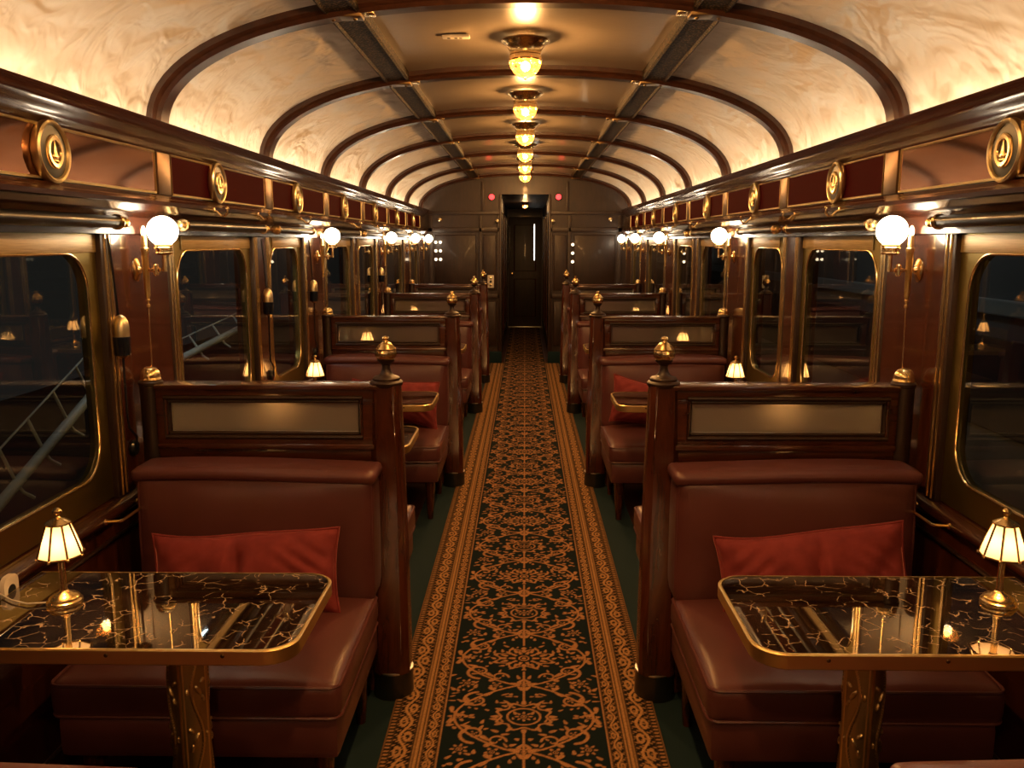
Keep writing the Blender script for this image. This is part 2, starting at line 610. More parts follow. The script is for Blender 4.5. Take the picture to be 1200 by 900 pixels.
# ------------------------------------------------------------------ side walls
OPEN = [(.22, 1.42), (1.55, 2.735), (3.155, 4.24), (4.365, 5.18), (5.64, 6.65), (6.76, 7.68), (8.12, 9.43), (9.85, 10.75)]
Z0, Z1 = .775, 1.625
MEDY = [2.40 + 1.285 * k for k in range(-2, 7)]
STY = [m_ + .76 for m_ in [2.40 + 1.285 * k for k in range(-3, 7)]]
walls = {}
for s in (-1, 1):
    bm = NB()
    edges = [YB] + [e for o in OPEN for e in o] + [YE]
    box(bm, WALL, 1.44, YB, YE, 0, Z0)                                   # dado
    box(bm, WALL - .012, 1.44, YB, YE, 0, .10, .004)                     # plinth
    for a, c in zip(edges[::2], edges[1::2]):
        box(bm, WALL, 1.44, a, c, Z0, Z1, .004)                          # piers
    box(bm, 1.305, 1.44, YB, YE, Z1, 1.70)                               # header
    box(bm, WALL + .004, 1.44, YB, YE, 1.70, 1.99)                       # frieze ground
    w = struct(finish(bm, 'wall_' + SIDE[s], M_WOOD, s=s, smooth=False))
    walls[s] = w
    # raised dado fields
    for a, c in zip([-2.4, -.9, .25, 1.5, 3.0, 4.2, 5.6, 6.8, 8.1, 9.8], [-1.0, .15, 1.4, 2.9, 4.1, 5.4, 6.7, 7.8, 9.6, 11.4]):
        bm = NB()
        loop = [(a, .18), (c, .18), (c, .66), (a, .66)]
        tube(bm, [(WALL - .003, y, z) for y, z in loop], .007, 6, True)
        finish(bm, 'panel_molding', M_WOODDK, w, s)
    # window sill rail, shelf moulding, cornice
    tn += 1
    bm = NB()
    sweepY(bm, [(1.33, .725), (1.305, .725), (1.300, .735), (1.288, .740), (1.284, .752), (1.288, .764), (1.297, .770), (1.33, .776)], YB, YE)
    struct(finish(bm, 'trim_%d' % tn, M_WOODY, s=s, ang=60))
    tn += 1
    bm = NB()
    sweepY(bm, [(1.33, 1.680), (1.300, 1.680), (1.292, 1.690), (1.280, 1.692), (1.262, 1.703), (1.252, 1.718), (1.240, 1.722), (1.238, 1.735),
                (1.252, 1.740), (1.268, 1.748), (1.290, 1.752), (1.298, 1.762), (1.33, 1.764)], YB, YE)
    struct(finish(bm, 'trim_%d' % tn, M_WOODY, s=s, ang=60))
    tn += 1
    bm = NB()
    sweepY(bm, [(1.33, 1.918), (1.310, 1.918), (1.306, 1.928), (1.296, 1.930), (1.290, 1.942), (1.270, 1.958), (1.252, 1.968), (1.246, 1.976),
                (1.246, 1.992), (1.240, 1.996), (1.238, 2.004), (1.252, 2.006), (1.256, 1.968), (1.33, 1.964)], YB, YE)
    co = struct(finish(bm, 'trim_%d' % tn, M_WOODY, s=s, ang=60))
    bm = NB()
    box(bm, 1.278, 1.300, YB + .05, YE - .05, 1.968, 1.974)
    finish(bm, 'light_strip', M_COVE, co, s, smooth=False)
    # frieze panels, stiles, gold lines
    for k, (a, c) in enumerate(zip(STY, STY[1:])):
        bm = NB(); box(bm, 1.314, 1.326, a + .075, min(c - .075, YE - .06), 1.776, 1.910)
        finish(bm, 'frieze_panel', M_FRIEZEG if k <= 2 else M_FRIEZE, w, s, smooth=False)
        bm = NB()
        y0, y1 = a + .07, min(c - .07, YE - .05)
        tube(bm, [(1.314, y0, 1.772), (1.314, y1, 1.772), (1.314, y1, 1.914), (1.314, y0, 1.914)], .0045, 6, True)
        finish(bm, 'gold_beading', M_RIM, w, s)
    for a in STY[:-1]:
        bm = NB(); box(bm, 1.308, 1.326, a - .055, a + .055, 1.766, 1.916, .004)
        finish(bm, 'frieze_stile', M_STILE, w, s)

# windows
wn = 0
for s in (-1, 1):
    for (a, c) in OPEN:
        wn += 1
        root = bpy.data.objects.new('window_%d' % wn, None); COL.objects.link(root); root['kind'] = 'structure'
        root['label'] = 'dark night window in satin brass surround on the %s wall' % SIDE[s]
        # jambs with brass beads
        for (y0, y1) in ((a, a + .07), (c - .07, c)):
            bm = NB(); box(bm, 1.318, 1.40, y0, y1, Z0, Z1, .006)
            finish(bm, 'jamb', M_WOODDK, root, s)
            bm = NB()
            for f in (.35, .72):
                y = y0 + (y1 - y0) * f
                tube(bm, [(1.318, y, Z0 + .005), (1.318, y, Z1 - .004)], .0055, 6)
            finish(bm, 'brass_beading', M_BRASS, root, s)
        y0, y1, z0, z1 = a + .07, c - .07, Z0 + .004, Z1 - .002
        hy0, hy1, hz0, hz1 = y0 + .062, y1 - .062, z0 + .092, z1 - .058
        bm = NB()
        lp = holed_plate(bm, lambda p, q, d: Vector((1.338 + d, p, q)), y0, y1, z0, z1, hy0, hy1, hz0, hz1, .115, .03, 10)
        finish(bm, 'surround', M_SATIN, root, s, ang=30)
        bm = NB()
        tube(bm, [(1.338, p, q) for p, q in lp], .0046, 8, True)
        finish(bm, 'bead', M_GOLD, root, s)
        bm = NB()
        box(bm, 1.343, 1.349, hy0 - .03, hy1 + .03, hz0 - .03, hz1 + .03)
        finish(bm, 'pane', M_GLASS, root, s, smooth=False)
        bm = NB()
        box(bm, 1.332, 1.337, y0 + .11, y1 - .002, z1 - .056, z1 - .002, .002)
        finish(bm, 'blind', M_BLIND, root, s)

# ------------------------------------------------------------------ end wall, corridor, doors
def arch_outline(inset=0.0):
    pts = arc_pts(48)
    return [(u * (1 - inset), z) for u, z in pts]
def end_wall(y0, y1, name, hole=True):
    bm = NB()
    hw, hz = .305, 2.20
    ol = [(u, y0, z) for u, z in arch_outline()]
    if hole:
        L = [p for p in ol if p[0] < -hw]; R = [p for p in ol if p[0] > hw]; T = [p for p in ol if -hw <= p[0] <= hw]
        extrude_poly(bm, [(-1.45, y0, 0), (-1.45, y0, 1.985)] + L + [(-hw, y0, zc(hw)), (-hw, y0, 0)], (0, y1 - y0, 0))
        extrude_poly(bm, [(hw, y0, 0), (hw, y0, zc(hw))] + R + [(1.45, y0, 1.985), (1.45, y0, 0)], (0, y1 - y0, 0))
        extrude_poly(bm, [(-hw, y0, hz), (-hw, y0, zc(hw))] + T + [(hw, y0, zc(hw)), (hw, y0, hz)], (0, y1 - y0, 0))
    else:
        extrude_poly(bm, [(-1.45, y0, 0), (-1.45, y0, 1.985)] + ol + [(1.45, y0, 1.985), (1.45, y0, 0)], (0, y1 - y0, 0))
    return struct(finish(bm, name, M_WOODDK, smooth=False))
ew = end_wall(YE, YE + .08, 'wall_end')
end_wall(YB - .08, YB, 'wall_rear', False)
def wall_part(name, bm, mat):
    return finish(bm, name, mat, ew)
for s in (-1, 1):
    # stiles, rails and raised panels of the end wall
    for (x0, x1, z0, z1, nmx) in ((.305, .335, 0, 2.2, 'door_casing'), (.335, .36, .18, 1.93, 'stile'), (.56, .60, .18, 1.93, 'stile'),
                                  (1.20, 1.26, .18, 1.93, 'stile'), (.335, 1.30, 1.72, 1.78, 'rail'), (.335, 1.30, 1.94, 1.985, 'rail'),
                                  (.335, 1.30, .86, .92, 'rail'), (.53, .565, 1.985, 2.36, 'stile')):
        bm = NB(); box(bm, x0, x1, YE - .022, YE + .002, z0, z1, .006)
        finish(bm, nmx, M_WOODDK, ew, s)
    for (x0, x1, z0, z1) in ((.38, .54, .97, 1.68), (.38, .54, .24, .82), (.64, 1.17, .97, 1.68), (.64, 1.17, .24, .82)):
        bm = NB(); box(bm, x0, x1, YE - .012, YE + .002, z0, z1, .008)
        tube(bm, [(x0, YE - .006, z0), (x1, YE - .006, z0), (x1, YE - .006, z1), (x0, YE - .006, z1)], .008, 6, True)
        finish(bm, 'raised_panel', M_WOODDK, ew, s)
    bm = NB(); box(bm, .305, 1.3, YE - .03, YE, 0, .16, .008)
    b_ = finish(bm, 'baseboard_end', M_TEAL, None, s); struct(b_)
    bm = NB(); box(bm, .33, .40, YE + .08, 16.3, 0, 2.2)
    struct(finish(bm, 'wall_corridor_' + SIDE[s], M_WOODDK, None, s, smooth=False))
    for k in range(3):
        bm = NB()
        yy = YE + .5 + k * 1.3
        tube(bm, [(.328, yy, .25), (.328, yy + 1.0, .25), (.328, yy + 1.0, 2.0), (.328, yy, 2.0)], .012, 6, True)
        struct(finish(bm, 'trim_%d' % (30 + k + 3 * s), M_WOOD, None, s))
bm = NB(); box(bm, -.40, .40, YE + .08, 16.3, 2.2, 2.26)
struct(finish(bm, 'ceiling', M_WOODDK, smooth=False))
bm = NB(); box(bm, -.40, .40, 16.3, 16.38, 0, 2.26)
struct(finish(bm, 'wall_corridor_end', M_WOODDK, smooth=False))
dr = bpy.data.objects.new('door_1', None); COL.objects.link(dr); dr.location = (0, 16.24, 0); dr['kind'] = 'structure'
dr['label'] = 'dark wooden door closing the far end of the corridor'
bm = NB(); box(bm, -.31, .31, 0, .05, .01, 2.05, .01)
finish(bm, 'door_leaf', M_WOODDK, dr)
for (z0, z1) in ((.2, .9), (1.05, 1.9)):
    bm = NB(); tube(bm, [(-.2, -.002, z0), (.2, -.002, z0), (.2, -.002, z1), (-.2, -.002, z1)], .012, 6, True)
    finish(bm, 'panel_molding', M_WOOD, dr)
bm = NB(); box(bm, .165, .185, -.006, .01, 1.25, 1.92, .003)  # upright white line on the door, made as a self-emitting strip
finish(bm, 'lit_slot', M_STRIP, dr)
bm = NB(); lathe(bm, [(.018, 0), (.02, .01), (.012, .03), (.03, .05), (.03, .06), (0, .07)], (-.24, 0, 1.0), 14, axis='Y')
for v in bm.verts: v.co.y = -v.co.y
finish(bm, 'handle', M_BRASS, dr)
bm = NB(); tube(bm, [(.30, 15.0, 1.25), (.27, 15.0, 1.26), (.27, 15.0, 1.85), (.30, 15.0, 1.86)], .01, 8)
finish(bm, 'grab_handle', M_STEEL, bpy.data.objects['wall_corridor_left'], -1)

# threshold strip
bm = NB(); box(bm, -.31, .31, 16.10, 16.16, 0, .012, .003)
struct(finish(bm, 'trim_41', M_STEEL))

# ------------------------------------------------------------------ carpet
bm = NB(); box(bm, -.62, .62, YB + .1, YE - .035, 0, .006)
tag(finish(bm, 'aisle_carpet', M_TEAL, smooth=False), 'plain dark teal carpet strip showing either side of the patterned runner', 'carpet')

def weave_tile():
    """half field tile (u 0..0.268, v one repeat 0.82), 1.5 mm cells: 0 ground .. 1 gold"""
    d = .0015
    U, V = np.meshgrid(np.arange(0, .272, d), np.arange(0, .82, d))
    R = np.zeros_like(U)
    rnd = np.random.RandomState(5)
    T = .82
    def wrapv(v0):
        return (V - v0 + T / 2) % T - T / 2
    def stroke(pts, w0, w1=None, val=1.0):
        nonlocal R
        w1 = w0 if w1 is None else w1
        m_ = len(pts)
        for i, ((ax, ay), (bx, by)) in enumerate(zip(pts, pts[1:])):
            w = w0 + (w1 - w0) * i / max(1, m_ - 2)
            px = U - ax; py = wrapv(ay)
            dx, dy = bx - ax, by - ay
            t = np.clip((px * dx + py * dy) / max(1e-12, dx * dx + dy * dy), 0, 1)
            dd = np.hypot(px - t * dx, py - t * dy)
            R = np.maximum(R, val * np.clip((w - dd) / .0015 + .5, 0, 1))
    def leaf(x, y, ang, l, w, val=1.0):
        nonlocal R
        px = U - x; py = wrapv(y)
        c, s_ = math.cos(ang), math.sin(ang)
        a = (px * c + py * s_) / l; b_ = (-px * s_ + py * c) / w
        e = a * a + (b_ * (1 + .5 * a)) ** 2
        R = np.maximum(R, val * np.clip((1 - e) * 3, 0, 1))
    def rose(x, y, r, n, val=1.0, ph=0.0, hole=.25):
        nonlocal R
        px = U - x; py = wrapv(y)
        rr = np.hypot(px, py); th = np.arctan2(py, px)
        edge = r * (.68 + .32 * np.cos(n * th + ph))
        k = np.clip((edge - rr) / .002 + .5, 0, 1) * (np.abs(rr - r * .45) > r * .10) 
        k = k * ((rr > r * hole) | (rr < r * hole * .5))
        R = np.maximum(R, val * k)
    def ogee(cx, cy, hu, hv, w, wav=0):
        nonlocal R
        px = np.abs(U - cx); py = wrapv(cy)
        th = np.arctan2(py / hv, px / hu)
        q = np.hypot(px / hu, py / hv) * (1 + wav * np.cos(8 * th))
        R = np.maximum(R, np.clip((w - np.abs(q - 1) * min(hu, hv)) / .0015 + .5, 0, 1))
    def spiral(x, y, r, turns, a0, sg, w):
        pts = []
        for i in range(26):
            t = i / 25
            a = a0 + sg * turns * 2 * PI * t
            q = r * (1 - .85 * t)
            pts.append((x + q * math.cos(a), y + q * math.sin(a)))
        stroke(pts, w, w * .5)
    # medallion A: diamond with a ring ; medallion B: broad oval flower
    ogee(0, .205, .085, .075, .0045, .12); ogee(0, .205, .055, .05, .0035); rose(0, .205, .03, 8); 
    for k in range(7):
        a = -PI / 2 + PI * k / 6
        leaf(.098 * math.cos(a), .205 + .09 * math.sin(a), a, .016, .008)
    rose(0, .615, .060, 10); ogee(0, .615, .10, .068, .004, .16)
    for k in range(9):
        a = -PI / 2 + PI * k / 8
        leaf(.082 * math.cos(a), .615 + .062 * math.sin(a), a, .017, .0075)
        leaf(.118 * math.cos(a), .615 + .085 * math.sin(a), a + .6, .013, .006)
    # stem along the centre
    for yy in (.0, .41):
        stroke([(0, yy - .10), (0, yy + .10)], .003)
        leaf(.012, yy - .02, .9, .02, .008); leaf(.012, yy + .03, 2.2, .018, .007); rose(0, yy, .024, 6)
        leaf(.03, yy + .012, .3, .022, .007)
    # scrolling vines
    for (oy, sg) in ((0, 1), (.41, -1)):
        pts = [(.02 + .215 * math.sin(PI * t / 1.0) ** .8 * (1), oy + .41 * t) for t in [i / 24 for i in range(25)]]
        stroke([(p[0], p[1]) for p in pts], .0042)
        for i in range(2, 24, 2):
            x, y = pts[i]
            leaf(x + .018 * (1 if i % 4 else -1), y + .008, 1.1 + i * .7, .022, .0085)
        spiral(.165, oy + .10, .052, 1.2, -PI / 2, 1, .006); spiral(.165, oy + .31, .052, 1.2, PI / 2, -1, .006)
        rose(.165, oy + .10, .018, 5); rose(.165, oy + .31, .018, 5)
        rose(.222, oy + .205, .036, 6); rose(.10, oy + .0, .026, 5, ph=1)
        rose(.205, oy + .015, .030, 7)
        spiral(.09, oy + .06, .035, .9, PI, -1, .0045)
    for _ in range(190):
        x, y = rnd.uniform(.015, .262), rnd.uniform(0, T)
        iu, iv = int(x / d), int(y / d)
        if R[max(0, iv - 6):iv + 7, max(0, iu - 6):iu + 7].mean() < .10:
            leaf(x, y, rnd.uniform(0, PI), rnd.uniform(.007, .017), rnd.uniform(.0035, .007), .95)
    return R, d

def band(u, y, T, seed):
    """scrolling leafy stripe: u in -1..1 across, y along"""
    p = y / T * 2 * PI
    wav = .45 * np.sin(p)
    r = np.abs(u - wav) < .16
    b1 = np.hypot((u + .35 * np.sign(np.sin(p))) / .42, ((y / T * 2) % 1 - .5) / .34)
    k = np.abs(b1 - .75) < .28
    h = np.sin(y * 310 + u * 3.1 + seed) * np.sin(u * 7.2 + y * 97)
    return np.clip(r * 1.0 + k * .9 + (h > .35) * .8, 0, 1)

def weave_color(x, y, tile, d):
    au = np.abs(x)
    gr = np.zeros_like(x)
    iu = np.clip((au / d).astype(int), 0, tile.shape[1] - 1)
    iv = ((y % .82) / d).astype(int) % tile.shape[0]
    f = au < .268
    gr[f] = tile[iv, iu][f]
    def stripe(a, b_, v=1.0):
        gr[(au >= a) & (au < b_)] = v
    stripe(.268, .274, .85); stripe(.274, .279, .1)
    m1 = (au >= .279) & (au < .318)
    gr[m1] = band((au[m1] - .2985) / .0195, y[m1], .11, 1.0)
    stripe(.318, .323, .15); stripe(.323, .330, .8); stripe(.330, .334, .1); stripe(.334, .343, .95); stripe(.343, .347, .1); stripe(.347, .352, .7); stripe(.352, .357, .1)
    m2 = (au >= .357) & (au < .422)
    gr[m2] = band((au[m2] - .3895) / .0325, y[m2] + .05, .17, 2.3)
    stripe(.422, .426, .1)
    m3 = (au >= .426) & (au < .444)
    gr[m3] = ((np.sin(y[m3] * 330) * np.sin((au[m3] - .426) / .018 * PI)) > .1) * .85
    stripe(.444, .46, .35)
    return gr

tile, td = weave_tile()
def runner_mesh(name, half, y0, y1, nx, rows):
    xs = np.linspace(-half, half, nx)
    nr = len(rows)
    X, Y = np.meshgrid(xs, np.array(rows))
    verts = np.stack([X, Y, np.full_like(X, .0125)], -1).reshape(-1, 3)
    idx = np.arange(nr * nx).reshape(nr, nx)
    faces = np.stack([idx[:-1, :-1], idx[:-1, 1:], idx[1:, 1:], idx[1:, :-1]], -1).reshape(-1, 4)
    nv = len(verts)
    rim = np.concatenate([idx[0, :], idx[1:, -1], idx[-1, -2::-1], idx[-2:0:-1, 0]])
    low = verts[rim].copy(); low[:, 2] = .0061
    verts = np.concatenate([verts, low])
    k = np.arange(len(rim))
    sk = np.stack([rim, nv + k, nv + np.roll(k, -1), np.roll(rim, -1)], -1)
    faces = np.concatenate([faces, sk])
    me = bpy.data.meshes.new(name)
    me.vertices.add(len(verts)); me.vertices.foreach_set('co', verts.ravel())
    me.loops.add(faces.size); me.loops.foreach_set('vertex_index', faces.ravel().astype(np.int32))
    me.polygons.add(len(faces)); me.polygons.foreach_set('loop_start', np.arange(0, faces.size, 4, dtype=np.int32))
    me.polygons.foreach_set('loop_total', np.full(len(faces), 4, dtype=np.int32))
    me.update()
    x, y = verts[:, 0], verts[:, 1]
    rnd = np.random.RandomState(3)
    gcol = np.zeros(len(verts))
    for ox, oy in ((0, 0), (.001, .0015), (-.001, -.0015)):
        gcol += weave_color(x + ox, y + oy, tile, td) / 3
    n1 = rnd.uniform(.72, 1.15, len(verts))
    side = np.clip((np.abs(x) - .268) / .01, 0, 1)
    gold = np.stack([.50 * n1 + side * .03, (.245 + .03 * side) * n1, .105 * n1], -1)
    dark = np.stack([np.full(len(x), .006) + side * .010, np.full(len(x), .014) - side * .004, np.full(len(x), .016) - side * .008], -1)
    cc = dark + (gold - dark) * gcol[:, None]
    ca = me.color_attributes.new('weave', 'FLOAT_COLOR', 'POINT')
    ca.data.foreach_set('color', np.concatenate([cc, np.ones((len(x), 1))], 1).astype(np.float32).ravel())
    me.materials.append(M_RUNNER)
    o = bpy.data.objects.new(name, me); COL.objects.link(o)
    return o
rows = []
y = 1.2
while y < YE - .06:
    rows.append(y); y += .0033 if y < 4 else (.005 if y < 7 else .008)
rows = [-2.3, -1, 0] + rows
tag(runner_mesh('carpet_runner', .45, 0, 0, 281, rows), 'long floral gold and black-green runner carpet down the aisle', 'carpet')
rows = list(np.arange(YE - .045, 16.05, .012))
o = runner_mesh('corridor_runner', .268, 0, 0, 120, rows)
o.data.transform(Matrix.Translation((0, 0, -.006)))
tag(o, 'narrow continuation of the floral runner on the corridor floor beyond the doorway', 'carpet')

# ------------------------------------------------------------------ benches
BU = .866
def make_bench(s, label, loc, rz=0):
    """local: x across (aisle end negative u), y: 0 at the partition, seat towards -y"""
    t = thing('bench_seat', label, 'bench', loc, 'leather booth benches', rz)
    rnd = random.Random(11 + s)
    hx = .379
    def mk(name, bm, mat, par=None):
        return finish(bm, name, mat, par or t, s)
    # back
    bm = NB()
    def wb(p, q):
        if p[1] < 0:
            q.y += .012 * p[2] + .004 * math.sin(9 * p[0] + 2 * p[2]) * (1 - abs(p[2]))
        return q
    rbox(bm, (0, -.085, .645), (hx, .078, .215), .028, (20, 6, 14), (0.006, .022, 0), wb)
    back = mk('backrest', bm, M_LEATHER)
    for sx in (-1, 1):
        bm = NB()
        tube(bm, [(sx * (hx - .006), -.150, .45), (sx * (hx - .004), -.152, .65), (sx * (hx - .006), -.14, .86)], .004, 6)
        mk('piping', bm, M_LEATHER, back)
    # head roll
    bm = NB()
    def wr(p, q):
        q.z += .006 * math.sin(2.2 * p[0] + .6)
        return q
    rbox(bm, (0.0, -.084, .855), (hx + .014, .080, .022), .020, (24, 8, 6), (0, 0.004, .008), wr)
    mk('head_roll', bm, M_LEATHER)
    # seat cushion
    bm = NB()
    ph = [rnd.uniform(0, 6) for _ in range(4)]
    def ws(p, q):
        if p[2] > 0:
            e = math.exp(-((p[1] + .85) / .22) ** 2)
            c_ = math.exp(-((p[0] + .05) / .28) ** 2)
            q.z += -.005 * e * c_ * (1 + math.sin(46 * p[0] + ph[0]))
            q.z += .0035 * math.sin(4 * p[0] + ph[1]) * (1 - p[1] ** 2)
        return q
    rbox(bm, (0, -.415, .401), (hx + .006, .303, .050), .024, (34, 24, 6), (.004, .006, .022), ws)
    cu = mk('seat_cushion', bm, M_LEATHER)
    for z in (.443, .357):
        bm = NB()
        pts = rrect(-hx - .004, hx + .004, -.717, -.12, .03, 5)
        tube(bm, [(a, b_, z) for a, b_ in pts], .0048, 6, True)
        mk('piping', bm, M_LEATHER, cu)
    # base
    bm = NB()
    rbox(bm, (0, -.395, .290), (hx - .004, .310, .060), .016, (16, 12, 4), (.003, .006, 0))
    mk('seat_base', bm, M_LEATHER)
    for sx in (-1, 1):
        for yy in (-.64, -.14):
            bm = NB()
            lathe(bm, [(.016, 0), (.020, .05), (.030, .235)], (sx * (hx - .06), yy, .012 if False else 0), 12)
            mk('leg', bm, M_WOOD)
    return t

BACKNEAR = {1: 'the booth nearest the camera', 2: 'the second booth', 3: 'the third booth', 4: 'the last booth'}
protoB = {}
for s in (-1, 1):
    for k, yp in enumerate(PART):
        lab = {0: 'oxblood leather bench facing us behind the marble table with red pillow, %s side, nearest',
               1: 'oxblood leather bench against the second partition from the front, %s of the aisle',
               2: 'oxblood leather bench against the third partition from the front, %s of the aisle',
               3: 'oxblood leather bench against the farthest partition, %s of the aisle'}[k] % SIDE[s]
        loc = (s * BU, yp - .065, .0065)
        if k == 0:
            protoB[s] = make_bench(s, lab, loc)
        else:
            copy_tree(protoB[s], loc, lab)

# back-facing benches: built by turning the other side's bench around
for s in (-1, 1):
    for k, yp in enumerate(PART[:3]):
        lab = 'leather bench facing away, right behind the %s partition on the %s' % (['nearest', 'second', 'third'][k], SIDE[s])
        copy_tree(protoB[-s], (s * BU, yp + .065, .0065), lab, rz=PI)
    copy_tree(protoB[-s], (s * (BU + .04), .925 if s < 0 else .955, .0065), 'leather bench facing away, only its head roll showing at the bottom %s corner' % SIDE[s], rz=PI)

# ------------------------------------------------------------------ partitions
def octa(r, c=.62):
    """square with heavily cut corners"""
    k = r * c
    return [(r, -k), (r, k), (k, r), (-k, r), (-r, k), (-r, -k), (-k, -r), (k, -r)]

def make_partition(s, glass, label, loc):
    """local: x=u outward from the aisle post centre, y: thickness"""
    t = thing('booth_partition', label, 'partition', loc, 'wooden booth partitions')
    U1 = .775
    def mk(name, bm, mat, par=None, ang=35):
        return finish(bm, name, mat, par or t, s, ang=ang)
    # board and frame
    bm = NB()
    box(bm, .02, U1, -.022, .022, .02, .945)
    box(bm, .02, U1, -.036, .036, 1.078, 1.112, .004)          # top rail
    box(bm, .00, U1, -.048, .048, 1.110, 1.128, .006)          # cap
    box(bm, .02, U1, -.036, .036, .925, .952, .004)
    box(bm, .02, U1, -.044, .044, .905, .926, .007)
    box(bm, .02, U1, -.030, .030, .865, .906, .004)
    box(bm, .03, .086, -.036, .036, .945, 1.08, .004)          # stiles beside the glass
    box(bm, .738, U1, -.036, .036, .945, 1.08, .004)
    mk('frame', bm, M_WOODH)
    # bolection moulding round the pane, both faces
    bm = NB()
    for f in (-1, 1):
        for (m_, d, r) in ((.0, .036, .008), (.013, .030, .006)):
            x0, x1, z0, z1 = .082 + m_ - .004, .742 - m_ + .004, .950 + m_ - .002, 1.081 - m_ + .002
            tube(bm, [(x0, f * d, z0), (x1, f * d, z0), (x1, f * d, z1), (x0, f * d, z1)], r, 8, True)
    mk('pane_molding', bm, M_WOODDK)
    bm = NB(); box(bm, .088, .736, -.006, .006, .955, 1.077)
    mk('glass_panel', bm, glass)
    bm = NB()
    for f in (-1, 1):
        tube(bm, [(.0935, f * .010, .9615), (.7305, f * .010, .9615), (.7305, f * .010, 1.0695), (.0935, f * .010, 1.0695)], .0022, 6, True)
    mk('metal_bead', bm, M_STEEL)
    # aisle post: tapering, chamfered
    bm = NB()
    prof = [(.064, .10), (.0625, .30), (.058, .60), (.051, .95), (.0475, 1.125)]
    rings = []
    for r, z in prof:
        base_ = octa(r)
        rings.append([bm.verts.new((x, y_, z)) for x, y_ in base_])
    for A, B in zip(rings, rings[1:]):
        for k in range(8):
            bm.faces.new((A[k], A[(k + 1) % 8], B[(k + 1) % 8], B[k]))
    bm.faces.new(rings[0]); bm.faces.new(rings[-1])
    es = [e for e in bm.edges if abs(e.verts[0].co.z - e.verts[1].co.z) > .05]
    bmesh.ops.bevel(bm, geom=es, offset=.007, segments=3, profile=.5, affect='EDGES')
    post = mk('aisle_post', bm, M_WOOD, ang=60)
    bm = NB(); lathe(bm, [(.072, .0062), (.072, .02), (.069, .10), (.066, .102)], (0, 0, 0), 28)
    mk('post_shoe', bm, M_BASE, post)
    bm = NB(); lathe(bm, [(.066, .099), (.0715, .100), (.0715, .104), (.066, .106)], (0, 0, 0), 28)
    mk('shoe_band', bm, M_STEEL, post)
    bm = NB()
    lathe(bm, [(.050, 1.118), (.055, 1.124), (.056, 1.132), (.050, 1.138), (.046, 1.139), (.046, 1.146), (.041, 1.151), (.030, 1.154), (.022, 1.160), (.016, 1.170),
               (.0135, 1.182), (.014, 1.190), (.020, 1.196), (.028, 1.203), (.030, 1.209), (.01, 1.212)], (0, 0, 0), 24)
    mk('turned_cap', bm, M_WOODDK, post)
    bm = NB()
    def rib_(i, a):
        return 1 + (.05 * math.cos(10 * a) if i in (3, 4, 5) else 0)
    lathe(bm, [(.010, 1.2), (.026, 1.208), (.0335, 1.218), (.0355, 1.226), (.0345, 1.234), (.0325, 1.240), (.0350, 1.242), (.0350, 1.245), (.031, 1.249), (.024, 1.258),
               (.016, 1.2655), (.0085, 1.269), (.0075, 1.272), (.011, 1.275), (.0125, 1.280), (.010, 1.286), (0, 1.289)], (0, 0, 0), 40, rad=rib_)
    mk('acorn_finial', bm, M_BRASS, post)
    # wall post with dome
    bm = NB()
    lathe(bm, [(.036, .02), (.036, 1.118), (.040, 1.122), (.041, 1.131), (.036, 1.136), (.030, 1.138)], (.803, 0, 0), 24)
    wp = mk('wall_post', bm, M_WOODDK)
    bm = NB()
    lathe(bm, [(.034, 1.136), (.036, 1.140), (.033, 1.147), (.0345, 1.152), (.031, 1.164), (.022, 1.176), (.010, 1.182), (0, 1.183)], (.803, 0, 0), 24)
    mk('brass_dome', bm, M_BRASS, wp)
    return t
for s in (-1, 1):
    for k, yp in enumerate(PART):
        lab = ['wooden booth partition with grained glass strip and acorn post, nearest on the %s',
               'wooden booth partition with smoked glass strip, second from the front on the %s',
               'wooden booth partition with smoked glass strip, third from the front on the %s',
               'farthest wooden booth partition by the end wall on the %s'][k] % SIDE[s]
        if k == 0:
            make_partition(s, M_OBSC, lab, (s * .467, yp, 0))
        elif k == 1:
            p2 = make_partition(s, M_OBSC2, lab, (s * .467, yp, 0))
        else:
            copy_tree(p2, (s * .467, yp, 0), lab)

